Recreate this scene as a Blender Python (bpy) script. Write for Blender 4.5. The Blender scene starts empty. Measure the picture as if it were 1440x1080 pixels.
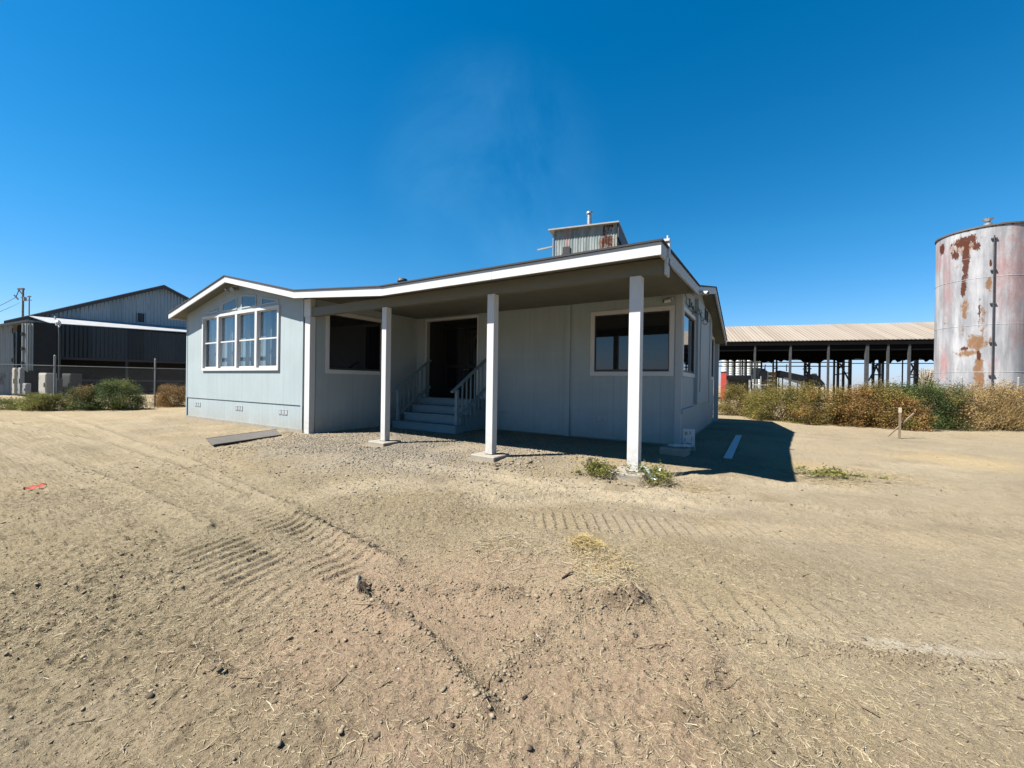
import bpy, bmesh, math, random
import numpy as np
from mathutils import Vector, Matrix
random.seed(7); rng = np.random.default_rng(11)
R = math.radians
scene = bpy.context.scene
col = bpy.data.collections.new("yard"); scene.collection.children.link(col)

# ---------------------------------------------------------------- camera
FPX, YAW, PITCH, ROLL, EYE = 571.81, R(31.703), R(-0.198), R(0.826), 1.5
_r = Vector((math.cos(YAW), math.sin(YAW), 0)); _f0 = Vector((-math.sin(YAW), math.cos(YAW), 0))
_f = (_f0 * math.cos(PITCH) + Vector((0, 0, math.sin(PITCH)))).normalized()
_u = (-_f0 * math.sin(PITCH) + Vector((0, 0, math.cos(PITCH)))).normalized()
CR = _r * math.cos(ROLL) + _u * math.sin(ROLL)
CU = _u * math.cos(ROLL) - _r * math.sin(ROLL)
cam = bpy.data.cameras.new("camera"); co = bpy.data.objects.new("camera", cam); col.objects.link(co)
co.matrix_world = Matrix(((CR.x, CU.x, -_f.x, 0), (CR.y, CU.y, -_f.y, 0), (CR.z, CU.z, -_f.z, EYE), (0, 0, 0, 1)))
cam.sensor_width = 36; cam.lens = FPX / 1440 * 36; cam.clip_start = 0.05; cam.clip_end = 4000
scene.camera = co
EYEV = Vector((0, 0, EYE))
def ray(px, py): return CR * ((px - 720) / FPX) - CU * ((py - 540) / FPX) + _f
def at(px, py, d): return EYEV + ray(px, py) * d                 # survey helper: a sight line at a measured depth
def gnd(px, py, z=0.0):
    v = ray(px, py); return EYEV + v * ((z - EYE) / v.z)

# ---------------------------------------------------------------- materials
KB = .83; KA = .84 * KB
def ka(c): return tuple(q * KA for q in c)
class NT:
    def __init__(s, name):
        s.m = bpy.data.materials.new(name); s.m.use_nodes = True
        s.t = s.m.node_tree; s.n = s.t.nodes; s.l = s.t.links
        s.b = s.n["Principled BSDF"]
    def node(s, kind, **kw):
        n = s.n.new("ShaderNode" + kind)
        for k, v in kw.items(): setattr(n, k, v)
        return n
    def link(s, a, b): s.l.new(a, b)
    def val(s, sock, v):
        if hasattr(v, "is_output") or isinstance(v, bpy.types.NodeSocket): s.l.new(v, sock)
        else: sock.default_value = v
    def math(s, op, a, b=0.0, c=None, clamp=False):
        n = s.node("Math", operation=op); n.use_clamp = clamp
        s.val(n.inputs[0], a); s.val(n.inputs[1], b)
        if c is not None: s.val(n.inputs[2], c)
        return n.outputs[0]
    def obj(s): return s.node("TexCoord").outputs["Object"]
    def xyz(s):
        n = s.node("SeparateXYZ"); s.link(s.obj(), n.inputs[0]); return n.outputs
    def noise(s, scale, detail=6, rough=.6, vec=None, stretch=None, dist=0.0):
        n = s.node("TexNoise"); n.inputs["Scale"].default_value = scale
        n.inputs["Detail"].default_value = detail; n.inputs["Roughness"].default_value = rough
        n.inputs["Distortion"].default_value = dist
        v = vec or s.obj()
        if stretch:
            mp = s.node("Mapping"); mp.inputs["Scale"].default_value = stretch; s.link(v, mp.inputs[0]); v = mp.outputs[0]
        s.link(v, n.inputs["Vector"]); return n.outputs[0]
    def ramp(s, fac, stops):
        n = s.node("ValToRGB"); e = n.color_ramp.elements
        while len(e) < len(stops): e.new(.5)
        for el, (p, c) in zip(e, stops): el.position = p; el.color = (*c, 1) if len(c) == 3 else c
        s.link(fac, n.inputs[0]); return n.outputs[0]
    def rng(s, v, a, b, c=0.0, d=1.0):
        n = s.node("MapRange"); s.val(n.inputs[0], v)
        for i, q in enumerate((a, b, c, d)): n.inputs[i + 1].default_value = q
        return n.outputs[0]
    def mix(s, fac, a, b, mode="MIX"):
        n = s.node("Mix", data_type="RGBA", blend_type=mode)
        s.val(n.inputs[0], fac)
        for i, q in ((6, a), (7, b)):
            if isinstance(q, (tuple, list)): n.inputs[i].default_value = (*q[:3], 1)
            else: s.link(q, n.inputs[i])
        return n.outputs[2]
    def attr(s, name):
        n = s.node("Attribute"); n.attribute_name = name; return n.outputs
    def bump(s, h, strength=.3, dist=.02, prev=None):
        n = s.node("Bump"); n.inputs["Strength"].default_value = strength; n.inputs["Distance"].default_value = dist
        s.link(h, n.inputs["Height"])
        if prev is not None: s.link(prev, n.inputs["Normal"])
        return n.outputs[0]
    def out(s, c=None, rough=None, normal=None, metal=None, spec=None):
        if c is not None: s.val(s.b.inputs["Base Color"], (*c, 1) if isinstance(c, tuple) else c)
        if rough is not None: s.val(s.b.inputs["Roughness"], rough)
        if normal is not None: s.link(normal, s.b.inputs["Normal"])
        if metal is not None: s.val(s.b.inputs["Metallic"], metal)
        if spec is not None: s.val(s.b.inputs["Specular IOR Level"], spec)
        return s.m

def worn(name, c, rough=.6, var=.12, scale=2.5, dirt=None, dirt_amt=.3, stretch=None, bump=.15, bscale=60, metal=0.0, spec=.4):
    """matt or metal surface with patchy wear"""
    m = NT(name); c = ka(c); dirt = ka(dirt) if dirt else None
    n1 = m.noise(scale, 8, .65, stretch=stretch)
    k = m.rng(n1, .3, .7, 1 - var, 1 + var)
    c1 = m.mix(1.0, c, m.node("CombineColor").outputs[0], "MULTIPLY")
    cc = c1.node.inputs[7].links[0].from_node
    for i in range(3): m.link(k, cc.inputs[i])
    o = c1
    if dirt:
        d = m.rng(m.noise(scale * 2.7, 9, .7, stretch=stretch), .5, .72, 0, dirt_amt)
        o = m.mix(d, o, dirt)
    nb = m.bump(m.noise(bscale, 5, .6), bump, .004)
    rr = m.rng(n1, .3, .7, max(rough - .1, .02), min(rough + .1, 1))
    return m.out(o, rr, nb, metal, spec)

def siding(name, c, axis):
    m = NT(name); x = m.xyz(); c = ka(c)
    u = x[axis]
    g = m.math("PINGPONG", u, .1)                       # grooves each 0.2 m
    groove = m.rng(g, 0.0, .006, 1.0, 0.0)
    seam = m.rng(m.math('PINGPONG', m.math('ADD', u, .3), .61), 0.0, .009, 1.0, 0.0)
    big = m.noise(.9, 6, .6)
    k = m.rng(big, .3, .7, .93, 1.05)
    streak = m.rng(m.noise(1.5, 7, .65, stretch=(6, 6, .35)), .42, .72, 0, .34)
    base = m.mix(streak, c, tuple(q * .78 for q in c))
    low = m.math("MULTIPLY", m.rng(x[2], .0, .62, 1, 0), m.rng(m.noise(3, 8, .7), .35, .65, .1, .75))
    base = m.mix(low, base, (.225, .195, .145))            # splashed earth at the foot
    base = m.mix(m.math("MULTIPLY", groove, .30), base, tuple(q * .55 for q in c))
    base = m.mix(m.math('MULTIPLY', seam, .55), base, tuple(q * .4 for q in c))
    nail = m.node('TexVoronoi'); nail.inputs['Scale'].default_value = 1.0; mpn = m.node('Mapping'); mpn.inputs['Scale'].default_value = (2.46, 2.46, 3.3); m.link(m.obj(), mpn.inputs[0]); m.link(mpn.outputs[0], nail.inputs['Vector'])
    base = m.mix(m.math('MULTIPLY', m.rng(nail.outputs['Distance'], .02, .04, 1, 0), .4), base, (.16, .13, .11))
    cc = m.node("CombineColor")
    for i in range(3): m.link(k, cc.inputs[i])
    base = m.mix(1.0, base, cc.outputs[0], "MULTIPLY")
    grain = m.noise(30, 6, .6, stretch=(4, 4, .3))
    nb = m.bump(grain, .12, .004); nb = m.bump(m.math("SUBTRACT", 1.0, groove), .5, .004, nb)
    return m.out(base, .62, nb, 0.0, .35)

def corrugated(name, axis, pitch, c1, c2, rust=None, rust_amt=.0, panel=.8, metal=.35, rough=.5, bump=1.0):
    m = NT(name); x = m.xyz(); u = x[axis]; c1, c2 = ka(c1), ka(c2)
    wave = m.math("SINE", m.math("MULTIPLY", u, 2 * math.pi / pitch))
    idx = m.math("FLOOR", m.math("DIVIDE", u, panel))
    wn = m.node("TexWhiteNoise", noise_dimensions="1D"); m.link(idx, wn.inputs["W"])
    n = m.noise(1.1, 8, .65, stretch=(2.5, 2.5, .4))
    f = m.math("ADD", m.math("MULTIPLY", wn.outputs[0], .55), m.rng(n, .3, .7, 0, .5), clamp=True)
    o = m.mix(f, c1, c2)
    if rust:
        r = m.rng(m.noise(.9, 10, .7, stretch=(1.6, 1.6, .5)), .62 - rust_amt, .72 - rust_amt, 0, .85)
        o = m.mix(r, o, rust)
    nb = m.bump(wave, bump, pitch * .12)
    return m.out(o, m.rng(n, .3, .7, rough - .08, rough + .12), nb, metal, .4)

M = {}
M["siding_x"] = siding("siding_front", (.345, .402, .418), 0)
M["siding_y"] = siding("siding_side", (.345, .402, .418), 1)
M["white"] = worn("white_trim_paint", (.57, .57, .57), .5, .05, 2, (.55, .52, .46), .22, (3, 3, .6), .1)
def post_paint():
    m = NT("white_post_paint"); x = m.xyz(); c = ka((.57, .57, .57))
    gr = m.noise(7, 9, .65, stretch=(6, 6, .5)); o = m.mix(m.rng(gr, .52, .72, 0, .30), c, (.36, .35, .33))
    o = m.mix(m.math("MULTIPLY", m.rng(x[2], .05, .7, 1, 0), m.rng(m.noise(8, 9, .72), .40, .62, .05, .7)), o, (.24, .205, .15))
    o = m.mix(m.rng(m.noise(3.5, 10, .75), .66, .69, 0, .75), o, (.20, .17, .14))
    return m.out(o, .55, m.bump(gr, .25, .004), 0, .3)
M["postwhite"] = post_paint()
M["trimgrey"] = worn("grey_trim_and_fascia_shade", (.42, .44, .445), .55, .06, 2, (.40, .38, .34), .2)
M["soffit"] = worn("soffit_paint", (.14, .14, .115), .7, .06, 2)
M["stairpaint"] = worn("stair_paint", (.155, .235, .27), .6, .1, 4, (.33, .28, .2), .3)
M["drip"] = worn("metal_drip_edge", (.5, .5, .49), .45, .06, 3)
M["shingle"] = worn("asphalt_shingle", (.035, .035, .037), .9, .3, 8, bump=.5, bscale=40)
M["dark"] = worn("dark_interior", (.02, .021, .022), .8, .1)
M["doordark"] = worn("dark_door_paint", (.018, .017, .017), .35, .15, 3)
M["concrete"] = worn("pad_concrete", (.27, .245, .20), .9, .15, 6, (.19, .16, .12), .5, bump=.5, bscale=50)
M["ventgrey"] = worn("vent_grille_paint", (.40, .42, .43), .6, .08)
M["steel"] = worn("galvanised_steel", (.42, .43, .43), .42, .12, 5, metal=.7)
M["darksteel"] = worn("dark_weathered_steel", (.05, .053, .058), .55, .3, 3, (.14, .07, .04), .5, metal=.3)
M["greysteel"] = worn("grey_painted_steel", (.27, .28, .27), .55, .15, 3, (.2, .13, .08), .4)
M["shadegrey"] = worn("mast_grey_and_cabinet_shade", (.038, .04, .042), .6, .15)  # near-black puts the cabinet's shade into its colour; the mast is dark grey itself
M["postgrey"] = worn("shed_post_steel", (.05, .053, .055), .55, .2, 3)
M["wire"] = worn("dull_fence_wire", (.06, .06, .06), .6, .1)
M["black"] = worn("black_rubber", (.012, .012, .013), .55, .2)
M["whitebox"] = worn("off_white_cabinet", (.42, .40, .34), .5, .06, 3, (.35, .26, .17), .5)
M["plasticwhite"] = worn("white_plastic", (.52, .53, .54), .35, .04)
M["redpaint"] = worn("faded_red_paint", (.42, .05, .03), .55, .15, 3)
M["wood"] = worn("weathered_wood", (.19, .14, .09), .85, .2, 6, (.16, .12, .08), .5, (6, 6, .8), .4)
M["poleWood"] = worn("utility_pole_wood", (.16, .14, .12), .9, .2, 3)
M["crate"] = worn("brown_crate_wood", (.24, .14, .05), .85, .25, 4, stretch=(1, 1, 6))
M["bluepaint"] = worn("blue_grey_trim_board", (.40, .50, .54), .55, .06, 3)
M["sheet"] = worn("worn_sheet_metal", (.085, .075, .065), .6, .2, 4, (.16, .13, .09), .5, metal=.1)
M["orange"] = worn("red_orange_plastic", (.40, .07, .04), .75, .1)
M["palebag"] = worn("pale_green_plastic_sheet", (.45, .60, .55), .35, .1)
M["cloth"] = worn("black_cloth_and_roof_shade", (.006, .006, .0062), .95, .3, spec=.05)  # black of the torn cloth, also painted shade under the shed roof
M["paleshrub"] = worn("pale_dry_twigs", (.40, .34, .25), .8, .2)
M["silo"] = corrugated("pale_silo_sheet", 2, .3, (.50, .53, .52), (.62, .64, .62), metal=.1, panel=3, rough=.6)
M["barnwall"] = corrugated("blue_grey_barn_sheet", 1, .25, (.20, .27, .315), (.34, .41, .46), (.15, .10, .07), .0, .9, .45, .45)
M["barnside"] = corrugated("barn_end_sheet", 0, .25, (.24, .27, .28), (.34, .37, .37), (.22, .15, .10), .02, .9, .25, .5)
M["barnwall_x"] = corrugated("mottled_barn_sheet", 0, .25, (.16, .19, .21), (.27, .30, .32), (.06, .06, .06), .06, .9, .2, .55)
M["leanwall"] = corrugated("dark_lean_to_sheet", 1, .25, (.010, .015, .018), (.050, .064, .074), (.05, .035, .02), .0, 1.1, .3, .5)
M["leanroof"] = worn("white_lean_to_sheet", (.36, .37, .38), .45, .06, 2, metal=.1)
M["barnroof"] = worn("old_barn_roof", (.30, .31, .31), .55, .15, 1, metal=.3)
M["towerroof"] = worn("pale_tower_roof", (.30, .30, .295), .5, .08)
M["tank_rim"] = worn("dark_tank_rim", (.10, .08, .07), .7, .2)

def shed_roof():
    m = NT("beige_shed_roof_sheet"); x = m.xyz(); u = x[0]
    wave = m.math("SINE", m.math("MULTIPLY", u, 2 * math.pi / .33))
    idx = m.math("FLOOR", m.math("DIVIDE", m.math("ADD", u, m.math("MULTIPLY", x[1], .05)), 1.02))
    wn = m.node("TexWhiteNoise", noise_dimensions="1D"); m.link(idx, wn.inputs["W"])
    seam = m.math("PINGPONG", m.math("ADD", u, 0.0), .51)
    line = m.math("MULTIPLY", m.rng(seam, 0.0, .16, 1, 0), m.rng(m.noise(.25, 3, .5), .38, .6, .1, 1.0))
    n = m.noise(.8, 8, .65, stretch=(2.5, .5, 1))
    o = m.mix(m.math("MULTIPLY", wn.outputs[0], .8), (.18, .15, .117), (.226, .195, .158))
    o = m.mix(m.math("MULTIPLY", line, .6), o, (.12, .092, .07))
    o = m.mix(m.rng(n, .45, .75, 0, .35), o, (.18, .13, .095))
    return m.out(o, .6, m.bump(wave, .6, .03), .1, .3)
M["shedroof"] = shed_roof()

def glass_dark():
    m = NT("dark_window_glass")
    return m.out((.006, .007, .009), .02, None, 0.0, .75)
M["glass"] = glass_dark()
M["glassgrey"] = worn("grey_clerestory_glass", (.075, .095, .105), .12, .1, spec=.5)
def glass_clear():
    m = NT("clear_window_glass"); n, l = m.n, m.l
    tr = m.node("BsdfTransparent"); tr.inputs[0].default_value = (.80, .86, .90, 1)
    gl = m.node("BsdfGlossy"); gl.inputs["Roughness"].default_value = .015; gl.inputs[0].default_value = (.95, .97, 1, 1)
    lw = m.node("LayerWeight"); lw.inputs[0].default_value = .5; fr_ = m.math("MULTIPLY_ADD", m.math("POWER", lw.outputs["Facing"], 4.5), .9, .045)
    mx = m.node("MixShader"); l.new(fr_, mx.inputs[0]); l.new(tr.outputs[0], mx.inputs[1]); l.new(gl.outputs[0], mx.inputs[2])
    l.new(mx.outputs[0], n["Material Output"].inputs[0]); return m.m
M["glassclear"] = glass_clear()
def curtain():
    m = NT("grey_blue_blind"); x = m.xyz()
    slat = m.math("PINGPONG", x[2], .025)
    o = m.mix(m.rng(slat, 0, .006, .4, 0), (.27, .29, .285), (.17, .185, .185))
    return m.out(o, .7, None, 0, .2)
M["blind"] = curtain()
M["curtain"] = worn("pale_curtain_cloth", (.40, .40, .375), .9, .12, 5, stretch=(9, 9, .4))

def mask_metal(name, base1, base2, rough=.5, metal=.25):
    """sheet metal whose stains sit in the mesh attribute 'stain': r rust, g faded red, b ochre"""
    m = NT(name); a = m.attr("stain"); base1 = tuple(q * KB for q in base1); base2 = tuple(q * KB for q in base2)
    sep = m.node("SeparateColor"); m.link(a["Color"], sep.inputs[0])
    n = m.noise(.8, 10, .66, stretch=(2.2, 2.2, .45)); o = m.mix(m.rng(n, .40, .60), base1, base2); o = m.mix(m.rng(m.noise(1.1, 6, .6, stretch=(5, 5, .18)), .5, .7, 0, .5), o, tuple(q * .55 for q in base1))
    fine = m.noise(4.5, 12, .78, stretch=(1.6, 1.6, .7), dist=.3); brk = m.rng(fine, .28, .72, -.55, .55)
    def msk(ch, lo, hi): return m.rng(m.math("ADD", sep.outputs[ch], m.math("MULTIPLY", brk, 1.0)), lo, hi)
    o = m.mix(m.math("MULTIPLY", msk(1, .25, 1.2), .7), o, (.24, .095, .085))
    o = m.mix(m.math("MULTIPLY", msk(2, .45, .8), .85), o, (.125, .055, .012))
    o = m.mix(m.math("MULTIPLY", msk(0, .42, .58), .97), o, (.050, .015, .008))
    z = m.xyz()[2]
    seam = m.rng(m.math("PINGPONG", z, .6), 0, .03, 1, 0)
    o = m.mix(m.math("MULTIPLY", seam, m.rng(m.noise(1.3, 3, .5), .40, .6, 0, .6)), o, (.18, .17, .17))
    sp = m.rng(m.noise(2.2, 12, .78), .60, .66, 0, .8); o = m.mix(sp, o, (.16, .10, .07))
    return m.out(o, m.rng(n, .3, .7, rough - .1, rough + .15), m.bump(n, .2, .03), metal, .08)
M["tankmetal"] = mask_metal("weathered_tank_paint", (.20, .205, .22), (.335, .333, .345), .6, .0)
M["towermetal"] = mask_metal("rusty_tower_sheet", (.14, .17, .175), (.26, .285, .28), .6, .1)

def leafmat(name, cols, trans=.35):
    m = NT(name); g = m.node("NewGeometry")
    o = m.ramp(g.outputs["Random Per Island"], [(i / (len(cols) - 1), c) for i, c in enumerate(cols)])
    cl = m.rng(m.noise(1.7, 3, .5), .35, .65, .55, 1.06)
    cc = m.node("CombineColor")
    for i in range(3): m.link(cl, cc.inputs[i])
    o = m.mix(1.0, o, cc.outputs[0], "MULTIPLY")
    m.out(o, .65, None, 0, .25)
    t = m.node("BsdfTranslucent"); m.link(o, t.inputs[0])
    mx = m.node("MixShader"); mx.inputs[0].default_value = trans
    m.link(m.b.outputs[0], mx.inputs[1]); m.link(t.outputs[0], mx.inputs[2]); m.link(mx.outputs[0], m.n["Material Output"].inputs[0])
    return m.m
M["leaf_gold"] = leafmat("olive_gold_leaves", [(.065, .065, .016), (.17, .14, .03), (.30, .215, .06), (.09, .095, .022), (.22, .155, .045)])
M["leaf_brown"] = leafmat("browned_leaves", [(.10, .05, .02), (.29, .16, .045), (.40, .24, .08), (.12, .085, .02), (.20, .09, .035)])
M["leaf_green"] = leafmat("dark_green_leaves", [(.025, .05, .015), (.05, .085, .02), (.09, .11, .03), (.035, .06, .02)])
M["leaf_mid"] = leafmat("yellow_green_leaves", [(.07, .10, .02), (.16, .17, .03), (.24, .21, .06), (.09, .10, .025)])
M["leaf_dry"] = leafmat("dry_straw_leaves", [(.34, .24, .10), (.48, .36, .17), (.22, .15, .06), (.42, .28, .12), (.14, .11, .04)])
M["twig"] = worn("twig_bark", (.16, .11, .07), .9, .2)
def scatter_mat(name, cols, rough=.85):
    m = NT(name); g = m.node("NewGeometry")
    o = m.ramp(g.outputs["Random Per Island"], [(i / (len(cols) - 1), ka(c)) for i, c in enumerate(cols)])
    return m.out(o, rough, m.bump(m.noise(90, 4, .6), .3, .004), 0, .25)
M["straw"] = scatter_mat("dry_straw", [(.26, .20, .115), (.40, .335, .21), (.32, .255, .15), (.46, .40, .28), (.22, .17, .10)], .7)
M["goldstraw"] = scatter_mat("golden_straw", [(.36, .26, .105), (.46, .35, .16), (.31, .22, .09), (.52, .42, .21)], .7)
M["clod"] = scatter_mat("earth_clods", [(.17, .135, .09), (.24, .195, .13), (.11, .085, .058), (.26, .215, .145), (.20, .16, .105)], .95)
M["gravel"] = scatter_mat("pale_gravel", [(.18, .16, .125), (.25, .22, .175), (.15, .13, .105), (.29, .26, .21)], .9)
M["stick"] = scatter_mat("dead_sticks", [(.10, .07, .05), (.20, .14, .09), (.34, .26, .17)], .9)
M["barkdark"] = scatter_mat("dark_bark_chips", [(.03, .022, .018), (.07, .05, .035), (.05, .04, .03)], .9)

def soil():
    m = NT("dry_dirt"); a = m.attr("soil")["Color"]
    p = m.node("NewGeometry").outputs["Position"]
    n1 = m.noise(.9, 6, .6, p); n2 = m.noise(9, 9, .68, p); n3 = m.noise(70, 6, .65, p)
    n4 = m.noise(26, 7, .7, p, stretch=(1, 1, 1))
    k = m.math("ADD", m.rng(n1, .3, .7, .93, 1.07), m.math("ADD", m.rng(n2, .3, .7, -.10, .10), m.rng(n3, .3, .7, -.13, .13)))
    cc = m.node("CombineColor")
    for i in range(3): m.link(k, cc.inputs[i])
    o = m.mix(1.0, a, cc.outputs[0], "MULTIPLY")
    fleck = m.rng(n4, .60, .70, 0, .55); o = m.mix(fleck, o, (.29, .24, .15))     # trodden straw in the earth
    pit_shade = m.rng(n2, .27, .36, .35, 0); o = m.mix(pit_shade, o, (.10, .075, .05))  # lowest spots of the bump get shade in their colour
    v = m.node("TexVoronoi"); v.inputs["Scale"].default_value = 38; m.link(p, v.inputs["Vector"])
    h1 = m.bump(n2, .9, .06); h2 = m.bump(n3, .95, .018, h1); h3 = m.bump(v.outputs["Distance"], .35, .012, h2)
    h4 = m.bump(m.noise(220, 3, .6, p), .5, .004, h3)
    return m.out(o, .95, h4, 0, .15)
M["soil"] = soil()

# ---------------------------------------------------------------- mesh helpers
class MB:
    def __init__(s): s.v = []; s.f = []
    def add(s, vs, fs):
        k = len(s.v); s.v += [tuple(v) for v in vs]; s.f += [tuple(i + k for i in f) for f in fs]; return s
    def box(s, x0, x1, y0, y1, z0, z1):
        return s.add([(x0, y0, z0), (x1, y0, z0), (x1, y1, z0), (x0, y1, z0), (x0, y0, z1), (x1, y0, z1), (x1, y1, z1), (x0, y1, z1)],
                     [(3, 2, 1, 0), (4, 5, 6, 7), (0, 1, 5, 4), (1, 2, 6, 5), (2, 3, 7, 6), (3, 0, 4, 7)])
    def prism(s, poly, vec):
        n = len(poly); a = [Vector(p) for p in poly]; v = Vector(vec); b = [p + v for p in a]
        nrm = Vector((0, 0, 0))
        for i in range(n): nrm += a[i].cross(a[(i + 1) % n])
        fl = nrm.dot(v) > 0
        bot = tuple(range(n)); top = tuple(range(n, 2 * n)); sd = [(i, (i + 1) % n, n + (i + 1) % n, n + i) for i in range(n)]
        fs = [bot[::-1], top] + sd if fl else [bot, top[::-1]] + [q[::-1] for q in sd]
        return s.add(a + b, fs)
    def bar(s, p, q, w, h=None, up=(0, 0, 1)):
        h = h or w; p, q = Vector(p), Vector(q); d = (q - p).normalized(); u = Vector(up)
        if abs(d.dot(u)) > .98: u = Vector((0, 1, 0))
        a = d.cross(u).normalized() * w / 2; b = a.cross(d).normalized() * h / 2
        vs = [p - a - b, p + a - b, p + a + b, p - a + b, q - a - b, q + a - b, q + a + b, q - a + b]
        return s.add(vs, [(3, 2, 1, 0), (4, 5, 6, 7), (0, 1, 5, 4), (1, 2, 6, 5), (2, 3, 7, 6), (3, 0, 4, 7)])
    def tube(s, pts, r, n=8, cap=True):
        pts = [Vector(p) for p in pts]; rs = r if isinstance(r, (list, tuple)) else [r] * len(pts); k0 = len(s.v); ref = None
        for i, p in enumerate(pts):
            d = (pts[min(i + 1, len(pts) - 1)] - pts[max(i - 1, 0)]).normalized()
            if ref is None: ref = Vector((0, 0, 1)) if abs(d.z) < .9 else Vector((1, 0, 0))
            a = d.cross(ref).normalized(); b = a.cross(d).normalized(); ref = b
            for j in range(n):
                t = 2 * math.pi * j / n; s.v.append(tuple(p + (a * math.cos(t) + b * math.sin(t)) * rs[i]))
        for i in range(len(pts) - 1):
            for j in range(n):
                s.f.append((k0 + i * n + j, k0 + i * n + (j + 1) % n, k0 + (i + 1) * n + (j + 1) % n, k0 + (i + 1) * n + j))
        if cap: s.f.append(tuple(k0 + j for j in range(n))[::-1]); s.f.append(tuple(k0 + (len(pts) - 1) * n + j for j in range(n)))
        return s
    def wall(s, ax, plane, th, u0, u1, z0, z1, holes=()):
        """slab with openings; ax 'y': faces -Y at y=plane; 'x': faces +X at x=plane; '-x': faces -X"""
        us = sorted({u0, u1, *[h[0] for h in holes], *[h[1] for h in holes]}); zs = sorted({z0, z1, *[h[2] for h in holes], *[h[3] for h in holes]})
        us = [u for u in us if u0 <= u <= u1]; zs = [z for z in zs if z0 <= z <= z1]
        solid = {}
        for i in range(len(us) - 1):
            for j in range(len(zs) - 1):
                cu, cz = (us[i] + us[i + 1]) / 2, (zs[j] + zs[j + 1]) / 2
                solid[i, j] = not any(h[0] < cu < h[1] and h[2] < cz < h[3] for h in holes)
        if ax == 'y': P = lambda u, z, k: (u, plane + k * th, z)
        elif ax == 'x': P = lambda u, z, k: (plane - k * th, u, z)
        else: P = lambda u, z, k: (plane + k * th, u, z)
        def q(a, b, c, d): s.add([a, b, c, d], [(0, 1, 2, 3)])
        for (i, j), ok in solid.items():
            if not ok: continue
            a, b, c, d = us[i], us[i + 1], zs[j], zs[j + 1]
            for k in (0, 1):
                o = [P(a, c, k), P(b, c, k), P(b, d, k), P(a, d, k)]
                q(*(o if (k == 0) == (ax != '-x') else o[::-1]))
            for (di, dj, e) in ((-1, 0, ((a, c), (a, d))), (1, 0, ((b, d), (b, c))), (0, -1, ((b, c), (a, c))), (0, 1, ((a, d), (b, d)))):
                if not solid.get((i + di, j + dj), False):
                    (ua, za), (ub, zb) = e; q(P(ua, za, 0), P(ub, zb, 0), P(ub, zb, 1), P(ua, za, 1))
        return s
    def build(s, name, mat, parent=None, off=(0, 0, 0), smooth=False, bevel=0):
        me = bpy.data.meshes.new(name)
        ox, oy, oz = off
        me.from_pydata([(x - ox, y - oy, z - oz) for x, y, z in s.v], [], s.f); me.update()
        return link(name, me, mat, parent, smooth, bevel)
def link(name, me, mat, parent=None, smooth=False, bevel=0):
    me.materials.append(M[mat] if isinstance(mat, str) else mat)
    if smooth: me.polygons.foreach_set("use_smooth", [True] * len(me.polygons))
    o = bpy.data.objects.new(name, me); col.objects.link(o)
    if parent: o.parent = parent
    if bevel:
        b = o.modifiers.new("bevel", "BEVEL"); b.width = bevel; b.segments = 1; b.limit_method = 'ANGLE'
    return o
def tag(o, label=None, cat=None, group=None, kind=None):
    if label: o["label"] = label
    if cat: o["category"] = cat
    if group: o["group"] = group
    if kind: o["kind"] = kind
    return o
def empty(name, loc, label, cat, group=None, rz=0.0):
    o = bpy.data.objects.new(name, None); col.objects.link(o); o.location = loc; o.rotation_euler.z = rz; o.empty_display_size = .3
    return tag(o, label, cat, group)
def mesh_np(name, v, f, mat, parent=None, smooth=False):
    """v (n,3), f (m,k) arrays"""
    me = bpy.data.meshes.new(name); n, (m_, k) = len(v), f.shape
    me.vertices.add(n); me.vertices.foreach_set("co", np.ascontiguousarray(v, np.float32).ravel())
    me.loops.add(m_ * k); me.loops.foreach_set("vertex_index", np.ascontiguousarray(f, np.int32).ravel())
    me.polygons.add(m_); me.polygons.foreach_set("loop_start", np.arange(0, m_ * k, k, dtype=np.int32))
    me.polygons.foreach_set("loop_total", np.full(m_, k, np.int32)); me.update(calc_edges=True)
    return link(name, me, mat, parent, smooth)

# ---------------------------------------------------------------- noise in numpy
def vnoise(x, y, seed=0):
    xi = np.floor(x).astype(np.int64); yi = np.floor(y).astype(np.int64); fx = x - xi; fy = y - yi
    def h(a, b):
        n = (a * 374761393 + b * 668265263 + seed * 1442695041) & 0x7fffffff
        n = ((n ^ (n >> 13)) * 1274126177) & 0x7fffffff
        return ((n ^ (n >> 16)) & 0xffff) / 65535.0
    ux = fx * fx * (3 - 2 * fx); uy = fy * fy * (3 - 2 * fy)
    return (h(xi, yi) * (1 - ux) + h(xi + 1, yi) * ux) * (1 - uy) + (h(xi, yi + 1) * (1 - ux) + h(xi + 1, yi + 1) * ux) * uy
def fbm(x, y, octv=5, gain=.5, seed=0):
    s = 0; a = 1; t = 0
    for i in range(octv):
        s = s + a * vnoise(x, y, seed + i * 17); t += a; a *= gain
        x, y = (x * .8 - y * .6) * 2.03 + 11.3, (x * .6 + y * .8) * 2.03 + 5.7
    return s / t - .5
def sstep(a, b, x):
    t = np.clip((x - a) / (b - a), 0, 1); return t * t * (3 - 2 * t)
def dpoly(x, y, pts):
    best = np.full(x.shape, 1e9); side = np.zeros(x.shape)
    for (x0, y0), (x1, y1) in zip(pts[:-1], pts[1:]):
        dx, dy = x1 - x0, y1 - y0; L2 = dx * dx + dy * dy
        t = np.clip(((x - x0) * dx + (y - y0) * dy) / L2, 0, 1)
        d = np.hypot(x - x0 - t * dx, y - y0 - t * dy); sg = np.sign((x - x0) * dy - (y - y0) * dx)
        m = d < best; best = np.where(m, d, best); side = np.where(m, sg, side)
    return best, side

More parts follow.
